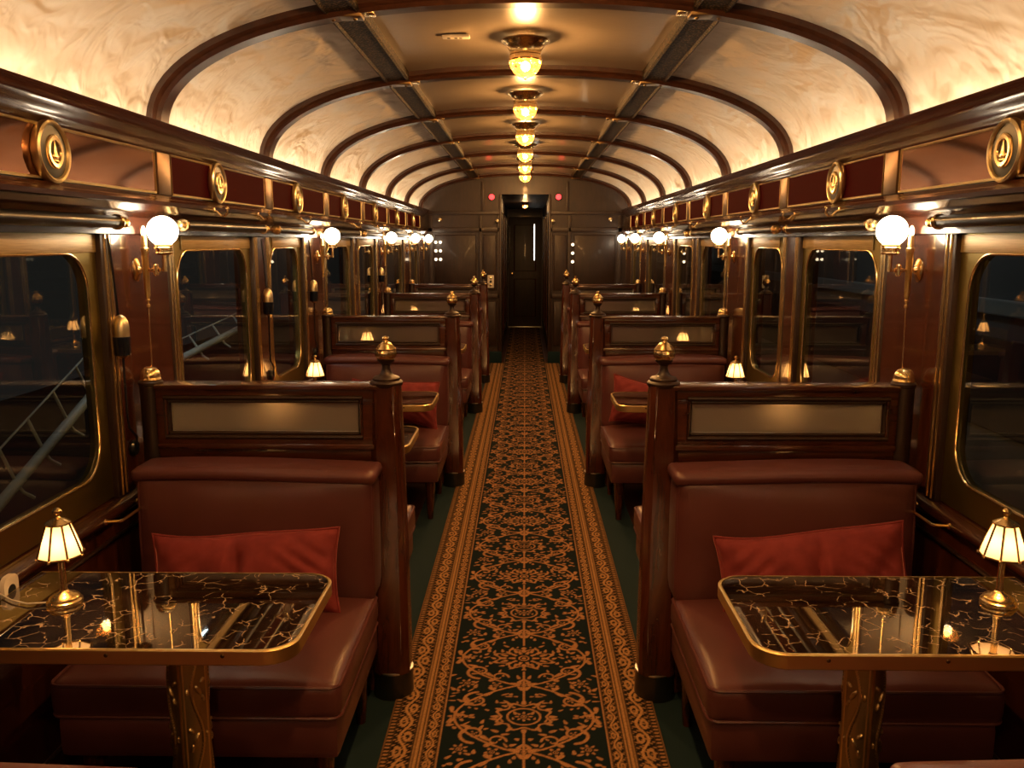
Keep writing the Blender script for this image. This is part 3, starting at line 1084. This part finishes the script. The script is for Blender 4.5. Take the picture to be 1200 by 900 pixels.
# ------------------------------------------------------------------ tables
def make_table(s, label, loc):
    """local origin on the floor under the pedestal; aisle end at -x"""
    t = thing('dining_table', label, 'table', loc, 'marble-topped dining tables')
    x0, x1, y0, y1 = -.277, .500, -.215, .215
    def outline(g, r=.07):
        pts = []
        for (cx, cy, a0) in ((x0 + g + r, y1 - g - r, PI / 2), (x0 + g + r, y0 + g + r, PI)):
            for k in range(9):
                a = a0 + PI / 2 * k / 8
                pts.append((cx + r * math.cos(a), cy + r * math.sin(a)))
        pts.append((x1 - g * .2, y0 + g)); pts.append((x1 - g * .2, y1 - g))
        return pts
    bm = NB()
    extrude_poly(bm, [(a, b_, .722) for a, b_ in outline(.006)], (0, 0, .019))
    finish(bm, 'table_top', M_MARBLE, t, s)
    bm = NB()
    lo, hi = .706, .7418
    loops = []
    for g, z in ((.004, hi), (0.0, hi), (-.003, hi - .003), (-.003, lo + .003), (0, lo), (.03, lo)):
        loops.append([bm.verts.new((a, b_, z)) for a, b_ in outline(g)])
    n = len(loops[0])
    for A, B in zip(loops, loops[1:]):
        for k in range(n):
            bm.faces.new((A[k], A[(k + 1) % n], B[(k + 1) % n], B[k]))
    bm.faces.new(loops[-1])
    eb = finish(bm, 'edge_band', M_EDGE, t, s)
    for x in (-.13, .12, .36):
        bm = NB(); lathe(bm, [(.0045, 0), (.0045, .002), (.003, .003)], (x, y0 - .002, .729), 10, axis='Y')
        for v in bm.verts:
            v.co.y = 2 * (y0 - .002) - v.co.y
        finish(bm, 'screw', M_DKBRASS, eb, s)
    # engraved pedestal: a column with two flat grooves and a climbing leaf relief
    bm = NB()
    NA, NZ = 180, 300
    H0, H1 = .03, .707
    def relief(a, z):
        q = a / (2 * PI) * 4 % 1.0                      # four leaf panels between beaded grooves
        e = abs(q - .5) * 2
        if e > .9:
            return -.005
        if e > .78:
            return .0022
        xx = (q - .5) * 2 / .78
        h = 0
        ph = z * 26
        if abs(xx - .42 * math.sin(ph)) < .11:          # winding stem
            h = .0042
        for k in (-1, 0, 1):                            # a leaf and a bud in every bend
            n_ = round((ph - PI / 2) / PI) + k
            zc_ = (n_ * PI + PI / 2) / 26
            sg = 1 if n_ % 2 == 0 else -1
            for (ox, oz, ang, la, lb) in ((-.18 * sg, .0, .9 * sg, .46, .17), (-.62 * sg, .022, -.5 * sg, .30, .13), (-.60 * sg, -.024, 1.2 * sg, .30, .12), (.78 * sg, .0, 1.57, .22, .12)):
                dx, dz = xx - ox, (z - zc_ - oz) / .036
                c_, s_ = math.cos(ang), math.sin(ang)
                d = math.hypot((dx * c_ + dz * s_) / la, (dz * c_ - dx * s_) / lb)
                if d < 1:
                    vein = .0014 if abs(dz * c_ - dx * s_) < .025 else 0
                    h = max(h, .0050 * (1 - d * d) ** .5 + .001 - vein)
        return h
    g = []
    for j in range(NZ + 1):
        z = H0 + (H1 - H0) * j / NZ
        g.append([])
        for i in range(NA):
            a = 2 * PI * i / NA
            r = .0445 + relief(a, z)
            g[-1].append(bm.verts.new((r * math.cos(a) + .04, r * math.sin(a), z)))
    for j in range(NZ):
        for i in range(NA):
            f = bm.faces.new((g[j][i], g[j][(i + 1) % NA], g[j + 1][(i + 1) % NA], g[j + 1][i]))
            f.material_index = 0 if max(relief(2 * PI * (i + .5) / NA, H0 + (H1 - H0) * (j + .5) / NZ), 0) > .001 else 1
    bm.faces.new(g[0]); bm.faces.new(g[-1])
    finish(bm, 'pedestal', [M_EDGE, M_ENGR], t, s, ang=70)
    bm = NB()
    lathe(bm, [(.15, 0), (.15, .008), (.14, .014), (.09, .02), (.06, .03), (.052, .036), (.03, .036)], (.04, 0, 0), 36)
    finish(bm, 'foot', M_DKBRASS, t, s)
    return t
TABLES = [1.905, 4.66, 7.02, 8.76]
for s in (-1, 1):
    for k, y in enumerate(TABLES):
        lab = ['brown marble table with brass rim and engraved pedestal, largest in the %s foreground',
               'marble table with brass rim in the second booth on the %s', 'marble table in the third booth on the %s',
               'small-looking marble table in the last booth on the %s'][k] % SIDE[s]
        loc = (s * .772, y, 0)
        if k == 0:
            pt = make_table(s, lab, loc)
        else:
            copy_tree(pt, loc, lab)
    if s < 0:
        copy_tree(pt, (s * .772, 3.72, 0), 'marble table mostly hidden behind the nearest left partition, brass corner showing past its post')

# ------------------------------------------------------------------ table lamps
def make_lamp(label, loc):
    t = thing('table_lamp', label, 'lamp', loc, 'small brass table lamps')
    mk = lambda n, bm, m_, p=None: finish(bm, n, m_, p or t, 1)
    bm = NB(); lathe(bm, [(.040, 0), (.041, .004), (.040, .009), (.034, .012), (.0345, .017), (.030, .021), (.020, .026), (.012, .030), (.009, .034)], n=36)
    mk('base', bm, M_BRASS)
    bm = NB(); lathe(bm, [(.0095, .030), (.0085, .040), (.0075, .045), (.0075, .125), (.010, .128), (.010, .134), (.006, .138)], n=16)
    mk('stem', bm, M_BRASS)
    NS = 8
    rb, rt, zb, zt = .051, .026, .122, .200
    bm = NB()
    rings = []
    for f in range(5):
        q = f / 4
        r = rb + (rt - rb) * q + .0015 * math.sin(PI * q)
        rings.append([bm.verts.new((r * math.cos(2 * PI * k / NS), r * math.sin(2 * PI * k / NS), zb + (zt - zb) * q)) for k in range(NS)])
    for A, B in zip(rings, rings[1:]):
        for k in range(NS):
            bm.faces.new((A[k], A[(k + 1) % NS], B[(k + 1) % NS], B[k]))
    sh = mk('lamp_shade', bm, M_SHADE)
    bm = NB()
    for k in range(NS):
        a = 2 * PI * k / NS
        tube(bm, [(rb * 1.015 * math.cos(a), rb * 1.015 * math.sin(a), zb), (rt * 1.03 * math.cos(a), rt * 1.03 * math.sin(a), zt)], .0026, 6)
    tube(bm, [(rb * 1.01 * math.cos(2 * PI * k / NS), rb * 1.01 * math.sin(2 * PI * k / NS), zb) for k in range(NS)], .0025, 6, True)
    mk('shade_frame', bm, M_DKBRASS, sh)
    bm = NB()
    for k in range(NS):
        a = 2 * PI * k / NS
        sphere(bm, (rb * 1.02 * math.cos(a), rb * 1.02 * math.sin(a), zb - .001), .0042, 8, 6)
    mk('shade_beads', bm, M_BRASS, sh)
    bm = NB(); lathe(bm, [(rt + .002, zt - .002), (rt + .003, zt + .002), (.018, zt + .009), (.008, zt + .013), (.005, zt + .017), (.006, zt + .02), (.0105, zt + .026), (.0105, zt + .031), (.006, zt + .037), (0, zt + .039)], n=20)
    mk('shade_cap', bm, M_BRASS)
    ld = bpy.data.lights.new('bulb', 'POINT'); ld.energy = .30; ld.color = (1, .58, .25); ld.shadow_soft_size = .014
    lo = bpy.data.objects.new('bulb', ld); COL.objects.link(lo); lo.parent = t; lo.location = (0, 0, .150)
    return t
LAMPY = [1.925, 4.68, 7.14, 8.88]
plamp = None
for s in (-1, 1):
    for k, y in enumerate(LAMPY):
        lab = ['lit brass table lamp with panelled shade on the %s foreground table',
               'lit table lamp by the window just above the nearest %s partition',
               'small lit table lamp in the third booth on the %s', 'tiny lit table lamp in the last booth on the %s'][k] % SIDE[s]
        loc = (s * ((1.165 if k == 1 else 1.13) if k else (1.106 if s < 0 else 1.140)), y if k or s < 0 else 1.955, .7411)
        if plamp is None:
            plamp = make_lamp(lab, loc)
        else:
            copy_tree(plamp, loc, lab, rz=.2 * s + .15 * k)
# outlet and lamp cord on the left
t = thing('power_outlet', 'ivory oval outlet plate with a dark round hole beside the left foreground lamp', 'outlet', (-1.2865, 1.99, .742))
bm = NB(); extrude_poly(bm, [(0.001, a, b_) for a, b_ in rrect(-.030, .030, -.042, .042, .022, 6)], (.012, 0, 0))
finish(bm, 'plate', M_WHITE, t)
bm = NB(); lathe(bm, [(.016, .010), (.016, .0138), (.004, .014)], (0, 0, .002), 20, axis='X')
finish(bm, 'socket', M_BLACK, t)
bm = NB(); tube(bm, [(-.200, .05, .0), (-.18, .035, .006), (-.13, .0, .006), (-.08, -.02, .006), (-.03, -.01, .006)], .0022, 8)
bpy.data.objects['table_lamp']
finish(bm, 'cord', M_WHITE, plamp)

# ------------------------------------------------------------------ pillows
def make_pillow(s, label, loc, w, h, rot, seed):
    t = thing('lumbar_pillow', label, 'pillow', loc, 'red velvet pillows')
    t.rotation_euler = rot
    rnd = random.Random(seed)
    NX, NY = 46, 24
    ph = [rnd.uniform(0, 6) for _ in range(5)]
    def edge(a, b_):
        x = a * w / 2 * (1 - .05 * (1 - b_ * b_))
        z = b_ * h / 2 * (1 - .17 * (1 - abs(a) ** 2.2))
        return x, z
    bm = NB()
    grids = []
    for f in (-1, 1):
        gg = []
        for i in range(NX + 1):
            row = []
            a = -1 + 2 * i / NX
            for j in range(NY + 1):
                b_ = -1 + 2 * j / NY
                x, z = edge(a, b_)
                th = .062 * max(0, 1 - abs(a) ** 2.6) ** .55 * max(0, 1 - abs(b_) ** 2.4) ** .55
                fold = -.020 * math.exp(-((a - .06 - .05 * b_) / .045) ** 2) * max(0, min(1, (b_ + .7))) * (1 - b_ ** 4) + .012 * math.exp(-((a - .05) / .16) ** 2) * math.cos(22 * a + 3 * b_ + ph[0]) * (1 - b_ * b_) + .006 * math.sin(16 * a * (1 - .4 * b_) + ph[3]) * (1 - b_ * b_) * abs(a)
                fold += .004 * math.sin(11 * a + 5 * b_ + ph[1]) * (1 - abs(a)) * abs(b_) * (1 - b_ * b_) * 2
                fold += .013 * math.sin(34 * (.7 * abs(a) + .45 * b_) + ph[4]) * max(0, abs(a) - .25) * (1 - b_ ** 4) * (1 - abs(a) ** 4)
                y = f * (th + (fold if f < 0 else 0) * (1 if th > .004 else 0))
                z += .008 * math.sin(3 * a + ph[2])
                row.append(bm.verts.new((x, y, z)))
            gg.append(row)
        grids.append(gg)
        for i in range(NX):
            for j in range(NY):
                bm.faces.new((gg[i][j], gg[i + 1][j], gg[i + 1][j + 1], gg[i][j + 1]))
    bmesh.ops.remove_doubles(bm, verts=bm.verts, dist=.0004)
    finish(bm, 'cover', M_VELVET, t, s, ang=80)
    bm = NB()
    pts = []
    for i in range(NX): pts.append((-1 + 2 * i / NX, -1))
    for j in range(NY): pts.append((1, -1 + 2 * j / NY))
    for i in range(NX): pts.append((1 - 2 * i / NX, 1))
    for j in range(NY): pts.append((-1, 1 - 2 * j / NY))
    q = []
    for a, b_ in pts:
        x, z = edge(a, b_); q.append((x, 0, z + .008 * math.sin(3 * a + ph[2])))
    tube(bm, q, .0042, 6, True)
    finish(bm, 'piping', M_VELVET, t, s)
    return t
make_pillow(-1, 'long red velvet pillow on the nearest left bench', (-.862, 2.50, .588), .58, .27, (-.26, -.03, .03), 3)
make_pillow(1, 'long red velvet pillow on the nearest right bench', (.885, 2.50, .600), .575, .275, (-.26, -.10, -.03), 9)
make_pillow(-1, 'red velvet pillow at the aisle end of the second left bench', (-.80, 5.145, .62), .54, .29, (-.26, .04, -.02), 4)
make_pillow(1, 'red velvet pillow at the aisle end of the second right bench', (.80, 5.145, .62), .54, .29, (-.26, .12, .02), 5)

# ------------------------------------------------------------------ sconces
def make_sconce(s, label, loc):
    t = thing('wall_sconce', label, 'wall lamp', loc, 'brass globe sconces')
    mk = lambda n, bm, m_, p=None: finish(bm, n, m_, p or t, s)
    bm = NB(); lathe(bm, [(.030, 0), (.031, .004), (.024, .008), (.012, .012), (.008, .02)], (0, 0, .015), 24, axis='-X')
    for v in bm.verts: v.co.z = .015 + (v.co.z - .015) * 1.3
    mk('backplate', bm, M_GOLD)
    bm = NB()
    tube(bm, [(-.012, 0, .015), (-.100, 0, .015), (-.104, 0, .015)], .0055, 8)
    lathe(bm, [(.005, -.020), (.009, -.016), (.009, .016), (.005, .02)], (-.070, 0, .015), 12)
    lathe(bm, [(.0075, 0), (.009, .01), (.007, .02), (.009, .028)], (-.056, 0, .015), 12, axis='-X')
    tube(bm, [(-.100, 0, .010), (-.100, 0, .068)], .0075, 10)
    mk('arm', bm, M_GOLD)
    bm = NB()
    lathe(bm, [(.004, -.105), (.0075, -.102), (.005, -.098), (.009, -.085), (.008, -.078), (.0095, -.07), (.0115, .060), (.0135, .063), (.0135, .072), (.010, .076), (.0095, .112), (.006, .116)], (-.035, 0, .015), 16)
    lathe(bm, [(.003, -.128), (.006, -.124), (.006, -.118), (.003, -.114), (.004, -.105)], (-.035, 0, .015), 10)
    mk('candle_tube', bm, M_EDGE)
    bm = NB(); lathe(bm, [(.006, .114), (.0085, .122), (.008, .134), (.004, .145), (0, .148)], (-.035, 0, .015), 12)
    mk('candle_bulb', bm, M_CANDLE)
    bm = NB(); lathe(bm, [(.012, .064), (.026, .068), (.029, .073), (.026, .076), (.026, .083), (.030, .086), (.030, .090), (.027, .094), (.030, .099), (.026, .102)], (-.100, 0, 0), 28)
    mk('globe_holder', bm, M_BRASS)
    bm = NB(); sphere(bm, (-.100, 0, .145), .050, 32, 20)
    mk('globe', bm, M_GLOBE)
    bm = NB(); tube(bm, [(-.035, 0, -.112), (-.034, -.004, -.30), (-.032, -.01, -.355)], .0022, 6)
    mk('pull_chain', bm, M_GOLD)
    return t
SCY = [2.90, 5.46, 7.90, 9.62, 10.95, .10]
for s in (-1, 1):
    for k, y in enumerate(SCY):
        lab = ['brass wall sconce with the largest lit globe, on the pier of the nearest %s booth',
               'brass globe sconce on the second %s pier', 'brass globe sconce on the third %s pier', 'brass globe sconce on the fourth %s pier',
               'brass globe sconce farthest away on the %s wall', 'brass globe sconce beside the camera on the %s wall, out of frame'][k] % SIDE[s]
        loc = (s * WALL, y, 1.49)
        if k == 0:
            ps = make_sconce(s, lab, loc)
        else:
            copy_tree(ps, loc, lab)

# ------------------------------------------------------------------ ceiling lamps
def make_ceiling_lamp(label, loc):
    t = thing('ceiling_light', label, 'ceiling lamp', loc, 'brass ceiling lamps down the centre')
    mk = lambda n, bm, m_, p=None: finish(bm, n, m_, p or t, 1)
    bm = NB(); lathe(bm, [(.050, 0), (.100, -.004), (.104, -.010), (.100, -.016), (.088, -.022), (.078, -.034), (.070, -.046), (.066, -.060), (.068, -.066), (.064, -.072), (.052, -.074)], n=40)
    mk('canopy', bm, M_BRASS)
    bm = NB()
    lathe(bm, [(.0655, -.066), (.069, -.070), (.0685, -.084), (.0705, -.088), (.068, -.092)], n=64, cap=False, rad=lambda i, a: 1 + .02 * math.cos(8 * a))
    mk('gallery', bm, M_GOLD)
    bm = NB()
    def fac(i, a): return 1 + .035 * math.cos(16 * a)
    lathe(bm, [(.064, -.076), (.0665, -.085), (.066, -.100), (.060, -.120), (.047, -.140), (.028, -.154), (.010, -.160), (0, -.161)], n=64, rad=fac, cap=False)
    bw = mk('glass_bowl', bm, M_CRYSTAL)
    bm = NB(); sphere(bm, (0, 0, -.162), .006, 10, 8)
    mk('bowl_tip', bm, M_DKBRASS, bw)
    bm = NB(); sphere(bm, (0, 0, -.112), .020, 14, 10)
    mk('light_bulb', bm, M_BULB)
    ld = bpy.data.lights.new('bulb', 'POINT'); ld.energy = 11; ld.color = (1, .76, .50); ld.shadow_soft_size = .03
    lo = bpy.data.objects.new('bulb', ld); COL.objects.link(lo); lo.parent = t; lo.location = (0, 0, -.135)
    return t
CLY = [3.82 + 1.305 * k for k in range(-4, 6)]
pc = None
for k, y in enumerate(CLY):
    j = k - 4
    if j < 0:
        lab = 'brass ceiling lamp overhead, above the camera and out of frame'
        lab = ['brass ceiling lamp at the rear of the car, farthest behind the camera', 'brass ceiling lamp behind the camera, second from the rear wall', 'brass ceiling lamp just ahead of the camera, above the frame', lab][j + 4]
    else:
        lab = 'brass ceiling lamp with cut glass bowl, ' + ['largest and nearest of the row', 'second in the row from the camera', 'third in the row from the camera',
              'fourth in the row from the camera', 'fifth in the row from the camera', 'smallest, at the far end of the row'][j]
    loc = (0, y, 2.450)
    if pc is None:
        pc = make_ceiling_lamp(lab, loc)
    else:
        copy_tree(pc, loc, lab)

c_ = copy_tree(pc, (0, 13.4, 2.2), 'little brass lamp glowing on the corridor ceiling beyond the doorway', group='corridor lamp')
c_.scale = (.6, .6, .6)
for ch in c_.children:
    if ch.type == 'LIGHT':
        ch.data = ch.data.copy(); ch.data.energy = 1.2
# ------------------------------------------------------------------ medallions
def make_medallion(s, label, loc):
    t = thing('wall_medallion', label, 'medallion', loc, 'round gilt medallions on the frieze')
    mk = lambda n, bm, m_, p=None: finish(bm, n, m_, p or t, s)
    ax = '-X'
    bm = NB(); lathe(bm, [(.066, .0), (.084, 0), (.0865, .006), (.084, .020), (.078, .024), (.073, .022), (.070, .014), (.066, .012)], n=44, axis=ax)
    mk('rim', bm, M_RIM)
    bm = NB(); lathe(bm, [(.0705, .001), (.0705, .015), (.040, .019), (.0, .019)], n=44, axis=ax)
    mk('disc', bm, M_DKRING)
    bm = NB(); lathe(bm, [(.026, .019), (.028, .024), (.037, .025), (.041, .022), (.042, .018)], n=36, axis=ax, cap=False)
    for v in bm.verts: v.co.z *= 1.12
    mk('inner_ring', bm, M_GOLD)
    bm = NB()
    lathe(bm, [(.0, .032), (.004, .026), (.0045, .014), (.007, .010), (.006, .004), (.010, -.004), (.0125, -.014), (.009, -.017), (.014, -.021), (.014, -.026), (0, -.027)], (-.021, 0, 0), 16)
    sphere(bm, (-.021, -.014, -.012), .005, 8, 6); sphere(bm, (-.021, .014, -.012), .005, 8, 6)
    for v in bm.verts: v.co.x = -.021 + (v.co.x + .021) * .5
    mk('emblem', bm, M_GOLD)
    return t
for s in (-1, 1):
    for k, y in enumerate(MEDY[2:]):
        lab = 'gold-rimmed medallion on the %s frieze, %s' % (SIDE[s], ['nearest and largest', 'second from the camera', 'third from the camera', 'fourth from the camera',
              'fifth from the camera', 'sixth from the camera', 'farthest and smallest'][k])
        loc = (s * 1.313, y, 1.843)
        if k == 0:
            pm = make_medallion(s, lab, loc)
        else:
            copy_tree(pm, loc, lab)

# ------------------------------------------------------------------ roller rods above the windows
for s in (-1, 1):
    for k, (a, c) in enumerate(OPEN[1:]):
        lab = 'black blind rod with brass caps above the %s %s window from the front' % (ORD[k], SIDE[s])
        t = thing('blind_rod', lab, 'rod', (s * 1.270, (a + c) / 2, 1.660), 'black rods above the windows')
        L = (c - a) / 2 - .05
        bm = NB(); tube(bm, [(0, -L, 0), (0, L, 0)], .019, 18)
        finish(bm, 'rod', M_BLACK, t, s)
        for q in (-1, 1):
            bm = NB(); lathe(bm, [(.014, -.010), (.023, -.009), (.0245, -.004), (.021, 0), (.0245, .004), (.023, .009), (.014, .012)], (0, q * (L - .002), 0), 20, axis='Y')
            finish(bm, 'end_cap', M_GOLD, t, s)
            bm = NB(); tube(bm, [(0, q * L, 0), (0, q * (L + .045), 0)], .007, 10); lathe(bm, [(.008, -.004), (.017, -.002), (.017, .004), (.006, .006)], (0, q * (L + .048), 0), 14, axis='Y')
            tube(bm, [(0, q * (L + .035), 0), (.034, q * (L + .035), .0)], .006, 8)
            finish(bm, 'bracket', M_BRASS, t, s)

# coat hooks under the shelf moulding
def make_hook(s, label, loc):
    t = thing('coat_hook', label, 'hook', loc, 'brass coat hooks under the shelf moulding')
    bm = NB(); lathe(bm, [(.004, -.012), (.010, -.010), (.010, .010), (.004, .012)], (0, 0, .0), 12, axis='X')
    finish(bm, 'plate', M_GOLD, t, s)
    bm = NB()
    tube(bm, [(0, 0, 0), (-.018, 0, -.006), (-.034, 0, -.022), (-.050, 0, -.024), (-.060, 0, -.010), (-.060, 0, .004)], [.005, .005, .005, .005, .0045, .004], 8)
    sphere(bm, (-.060, 0, .008), .0075, 10, 8)
    finish(bm, 'hook_arm', M_GOLD, t, s)
    return t
HKY = [3.42, 3.98, 4.75, 6.2, 7.2, 8.7]
for s in (-1, 1):
    for k, y in enumerate(HKY):
        lab = 'small brass coat hook, %s along the %s shelf moulding' % (ORD[k], SIDE[s])
        loc = (s * 1.236, y, 1.722)
        if k == 0: ph_ = make_hook(s, lab, loc)
        else: copy_tree(ph_, loc, lab)

# grab bars on the dado beside each near window
for s in (-1, 1):
    t = thing('grab_bar', 'thin brass grab bar on the sill between nearest window and nearest bench, %s wall' % SIDE[s], 'handle', (s * 1.284, 2.60, .752))
    bm = NB(); tube(bm, [(.002, -.11, 0), (-.045, -.11, .003), (-.050, -.105, .003), (-.050, .105, .003), (-.045, .11, .003), (.002, .11, 0)], .0048, 8)
    finish(bm, 'bar', M_GOLD, t, s)
    for q in (-1, 1):
        bm = NB(); lathe(bm, [(.010, 0), (.010, .004), (.006, .007)], (0, q * .11, .0), 12, axis='-X')
        finish(bm, 'rosette', M_GOLD, t, s)

# hanging bell pulls on the left wall
def make_pull(label, loc):
    t = thing('bell_pull', label, 'bell pull', loc, 'domed bell pulls on the left wall')
    bm = NB(); lathe(bm, [(.0245, 0), (.0245, .030), (.022, .048), (.015, .062), (.005, .069), (0, .070)], n=24)
    finish(bm, 'dome', M_RIM, t)
    bm = NB(); lathe(bm, [(.018, -.062), (.024, -.060), (.0255, -.05), (.0255, -.002), (.024, 0)], n=24)
    finish(bm, 'barrel', M_BLUEBLK, t)
    bm = NB(); lathe(bm, [(.010, -.070), (.014, -.066), (.018, -.062), (.01, -.060)], n=18)
    finish(bm, 'ferrule', M_GOLD, t)
    bm = NB(); tube(bm, [(-.006, 0, .066), (-.012, .0, .20), (-.020, 0, .31)], .004, 8)
    tube(bm, [(0, 0, -.066), (-.006, .01, -.25), (-.008, .02, -.30), (-.004, .06, -.34), (-.012, .075, -.385)], .004, 8)
    finish(bm, 'cord', M_WHITE if False else M_BLUEBLK, t)
    bm = NB(); lathe(bm, [(.026, 0), (.027, .008), (.022, .014), (.006, .016)], (-.028, .078, -.385), 24, axis='X')
    finish(bm, 'socket', M_BLACK, t)
    return t
PLY = [2.70, 4.28, 5.22, 7.72]
for k, y in enumerate(PLY):
    lab = 'brass-domed black bell pull hanging on a cord, %s along the left wall' % (['nearest', 'second', 'third', 'fourth'][k])
    if k == 0: pp = make_pull(lab, (-1.290, y, 1.30))
    else: copy_tree(pp, (-1.290, y, 1.30), lab)

# ------------------------------------------------------------------ small end-wall fittings
for s, nmx in ((-1, 'left'), (1, 'right')):
    t = thing('signal_lamp', 'small glowing red lamp under the ceiling on the %s of the doorway' % nmx, 'signal lamp', (s * .43, YE - .001, 2.165), 'red signal lamps')
    bm = NB(); lathe(bm, [(.045, 0), (.045, .02), (.036, .026)], (0, 0, 0), 20, axis='Y')
    for v in bm.verts: v.co.y = -v.co.y
    finish(bm, 'collar', M_BLACK, t)
    bm = NB(); sphere(bm, (0, -.03, 0), .036, 16, 10)
    finish(bm, 'lens', M_RED, t)
t = thing('switch_plate', 'cream rectangular switch plate left of the doorway', 'switch', (-.447, YE - .012, 1.0))
bm = NB(); box(bm, -.042, .042, -.014, 0, 0, .165, .006)
finish(bm, 'plate', M_WHITE, t)
for z in (.04, .085, .13):
    bm = NB(); lathe(bm, [(.016, 0), (.014, .008), (.004, .009)], (0, -.014, z), 14, axis='Y')
    for v in bm.verts: v.co.y = -.028 - v.co.y
    finish(bm, 'button', M_BRASS if z != .085 else M_BLACK, t)
def pea(x, z, label, group):
    t = thing('call_light', label, 'indicator light', (x, YE - .012, z), group)
    bm = NB(); sphere(bm, (0, -.010, 0), .019, 12, 8); finish(bm, 'lens', M_SPOT, t)
    bm = NB(); lathe(bm, [(.025, 0), (.024, .008), (.017, .010)], (0, 0, 0), 14, axis='Y')
    for v in bm.verts: v.co.y = -v.co.y
    finish(bm, 'bezel', M_DKBRASS, t)
for i, z in enumerate((1.56, 1.45, 1.34)):
    rowl = ['top', 'middle', 'bottom'][i]
    pea(.62, z, 'pea-sized white light on the end wall right of the doorway, %s of three' % rowl, 'lights right of the doorway')
    for j, x in enumerate((-1.10, -1.16)):
        pea(x, z + .03, 'pea-sized light in the %s row, %s column, left end wall' % (rowl, ['inner', 'outer'][j]), 'lights on the left of the end wall')
for s in (-1, 1):
    for j, (x, z) in enumerate(((1.10, 1.88), (.36, 1.86))):  # round gold knobs; the outer pair stands clear of the wall face
        t = thing('wall_mounted_peg', 'round brass peg on the end wall, %s of the doorway, %s' % (SIDE[s], ['outer one', 'inner one by the casing'][j]), 'peg', (s * x, YE - .023, z), 'brass pegs on the end wall')
        bm = NB(); lathe(bm, [(.022, 0), (.022, .006), (.010, .012), (.010, .02), (.024, .03), (.024, .04), (.01, .048), (0, .049)], (0, 0, 0), 16, axis='Y')
        for v in bm.verts: v.co.y = -v.co.y
        finish(bm, 'peg_head', M_RIM, t)

# vent plate on the ceiling
t = thing('ceiling_vent', 'small white oblong vent plate on the ceiling left of the nearest lamp', 'vent', (-.29, 3.75, 2.449))
bm = NB(); box(bm, -.058, .058, -.022, .022, -.012, 0, .005)
finish(bm, 'plate', M_WHITE, t)
for x in (-.03, 0, .02):
    bm = NB(); lathe(bm, [(.007, 0), (.007, -.002), (.002, -.0025)], (x, -.004, -.0118), 12)
    finish(bm, 'hole', M_BLACK, t)

# ------------------------------------------------------------------ outside: stair railings by the track
def railing(label, p, q, drop, grp=None):
    t = thing('platform_railing', label, 'railing', p, 'pale railings outside the left windows')
    d = Vector(q) - Vector(p)
    bm = NB(); tube(bm, [(0, 0, 0), d], .019, 12)
    finish(bm, 'handrail', M_PALE, t)
    bm = NB(); tube(bm, [(-.05, 0, drop), d + Vector((-.05, 0, drop))], .004, 8)
    finish(bm, 'upper_rail', M_PALE, t)
    for k in range(5):
        c = d * ((k + .5) / 5)
        bm = NB(); tube(bm, [c + Vector((-.05, 0, drop)), c, c + Vector((.015, .01, -.035)), c + Vector((.04, .03, -.06))], .006, 8)
        finish(bm, 'bracket', M_PALE, t)
railing('pale sloping railing outside the nearest left window', (-1.75, 2.55, .672), (-1.75, 3.45, 1.02), .12)
railing('pale sloping railing outside the second left window', (-1.75, 4.0, .993), (-1.75, 5.75, 1.112), .075)
ld = bpy.data.lights.new('platform_lamp', 'POINT'); ld.energy = 3.5; ld.color = (.85, .95, 1); ld.shadow_soft_size = .1  # added fill light without a fitting, brightens the left railings
lo = bpy.data.objects.new('platform_lamp', ld); COL.objects.link(lo); lo.location = (-1.60, 4.1, 1.95)
bm = NB(); box(bm, 1.9, 6, -3, 20, -1.2, -.2)
struct(finish(bm, 'ground', M_RUBBER, smooth=False))
bm = NB(); box(bm, 1.9, 6, -3, 20, -1.2, -.2)
struct(finish(bm, 'ground', M_RUBBER, s=-1, smooth=False))

# grey platform wall beyond the right windows, dimly lit by an added fill light without a fitting
bm = NB(); box(bm, 2.75, 2.95, -3, 24, -.2, 1.62, .01)
pw = struct(finish(bm, 'wall_platform', plain('grey_render', (.20, .20, .20), .8), smooth=False))
bm = NB(); box(bm, 2.70, 2.98, -3, 24, 1.62, 1.70, .01); box(bm, 2.72, 2.76, -3, 24, 1.18, 1.27, .01)
finish(bm, 'coping', M_PALE, pw, smooth=False)
bm = NB(); box(bm, 2.735, 2.755, -3, 24, .5, 1.05, .01)
finish(bm, 'dark_panel', M_RUBBER, pw, smooth=False)
ld = bpy.data.lights.new('platform_lamp', 'POINT'); ld.energy = 5; ld.color = (.95, .97, 1); ld.shadow_soft_size = .15  # added fill light for the grey wall, no fitting modelled
lo = bpy.data.objects.new('platform_lamp', ld); COL.objects.link(lo); lo.location = (1.7, 6.0, 2.9)

# ------------------------------------------------------------------ world, camera, view
w = bpy.data.worlds.new('night'); scene.world = w; w.use_nodes = True
w.node_tree.nodes['Background'].inputs[0].default_value = (.10, .093, .085, 1)
w.node_tree.nodes['Background'].inputs[1].default_value = .05

cd = bpy.data.cameras.new('camera'); cam = bpy.data.objects.new('camera', cd); COL.objects.link(cam)
cd.sensor_fit = 'HORIZONTAL'; cd.sensor_width = 36; cd.lens = 30.0
cd.clip_start = .05
cam.location = (0, 0, 1.6)
th = math.atan(167 / 1000); ya = math.atan(15 / 1000)
cam.rotation_euler = (PI / 2 - th, 0, ya)
scene.camera = cam

scene.view_settings.view_transform = 'Standard'
scene.view_settings.look = 'None'
scene.view_settings.gamma = 1.0
scene.view_settings.use_curve_mapping = False
scene.view_settings.exposure = 1.6
scene.cycles.max_bounces = 8
scene.cycles.diffuse_bounces = 3
scene.cycles.glossy_bounces = 4
scene.cycles.transparent_max_bounces = 8
scene.cycles.sample_clamp_indirect = 6
scene.cycles.caustics_reflective = False
scene.cycles.caustics_refractive = False
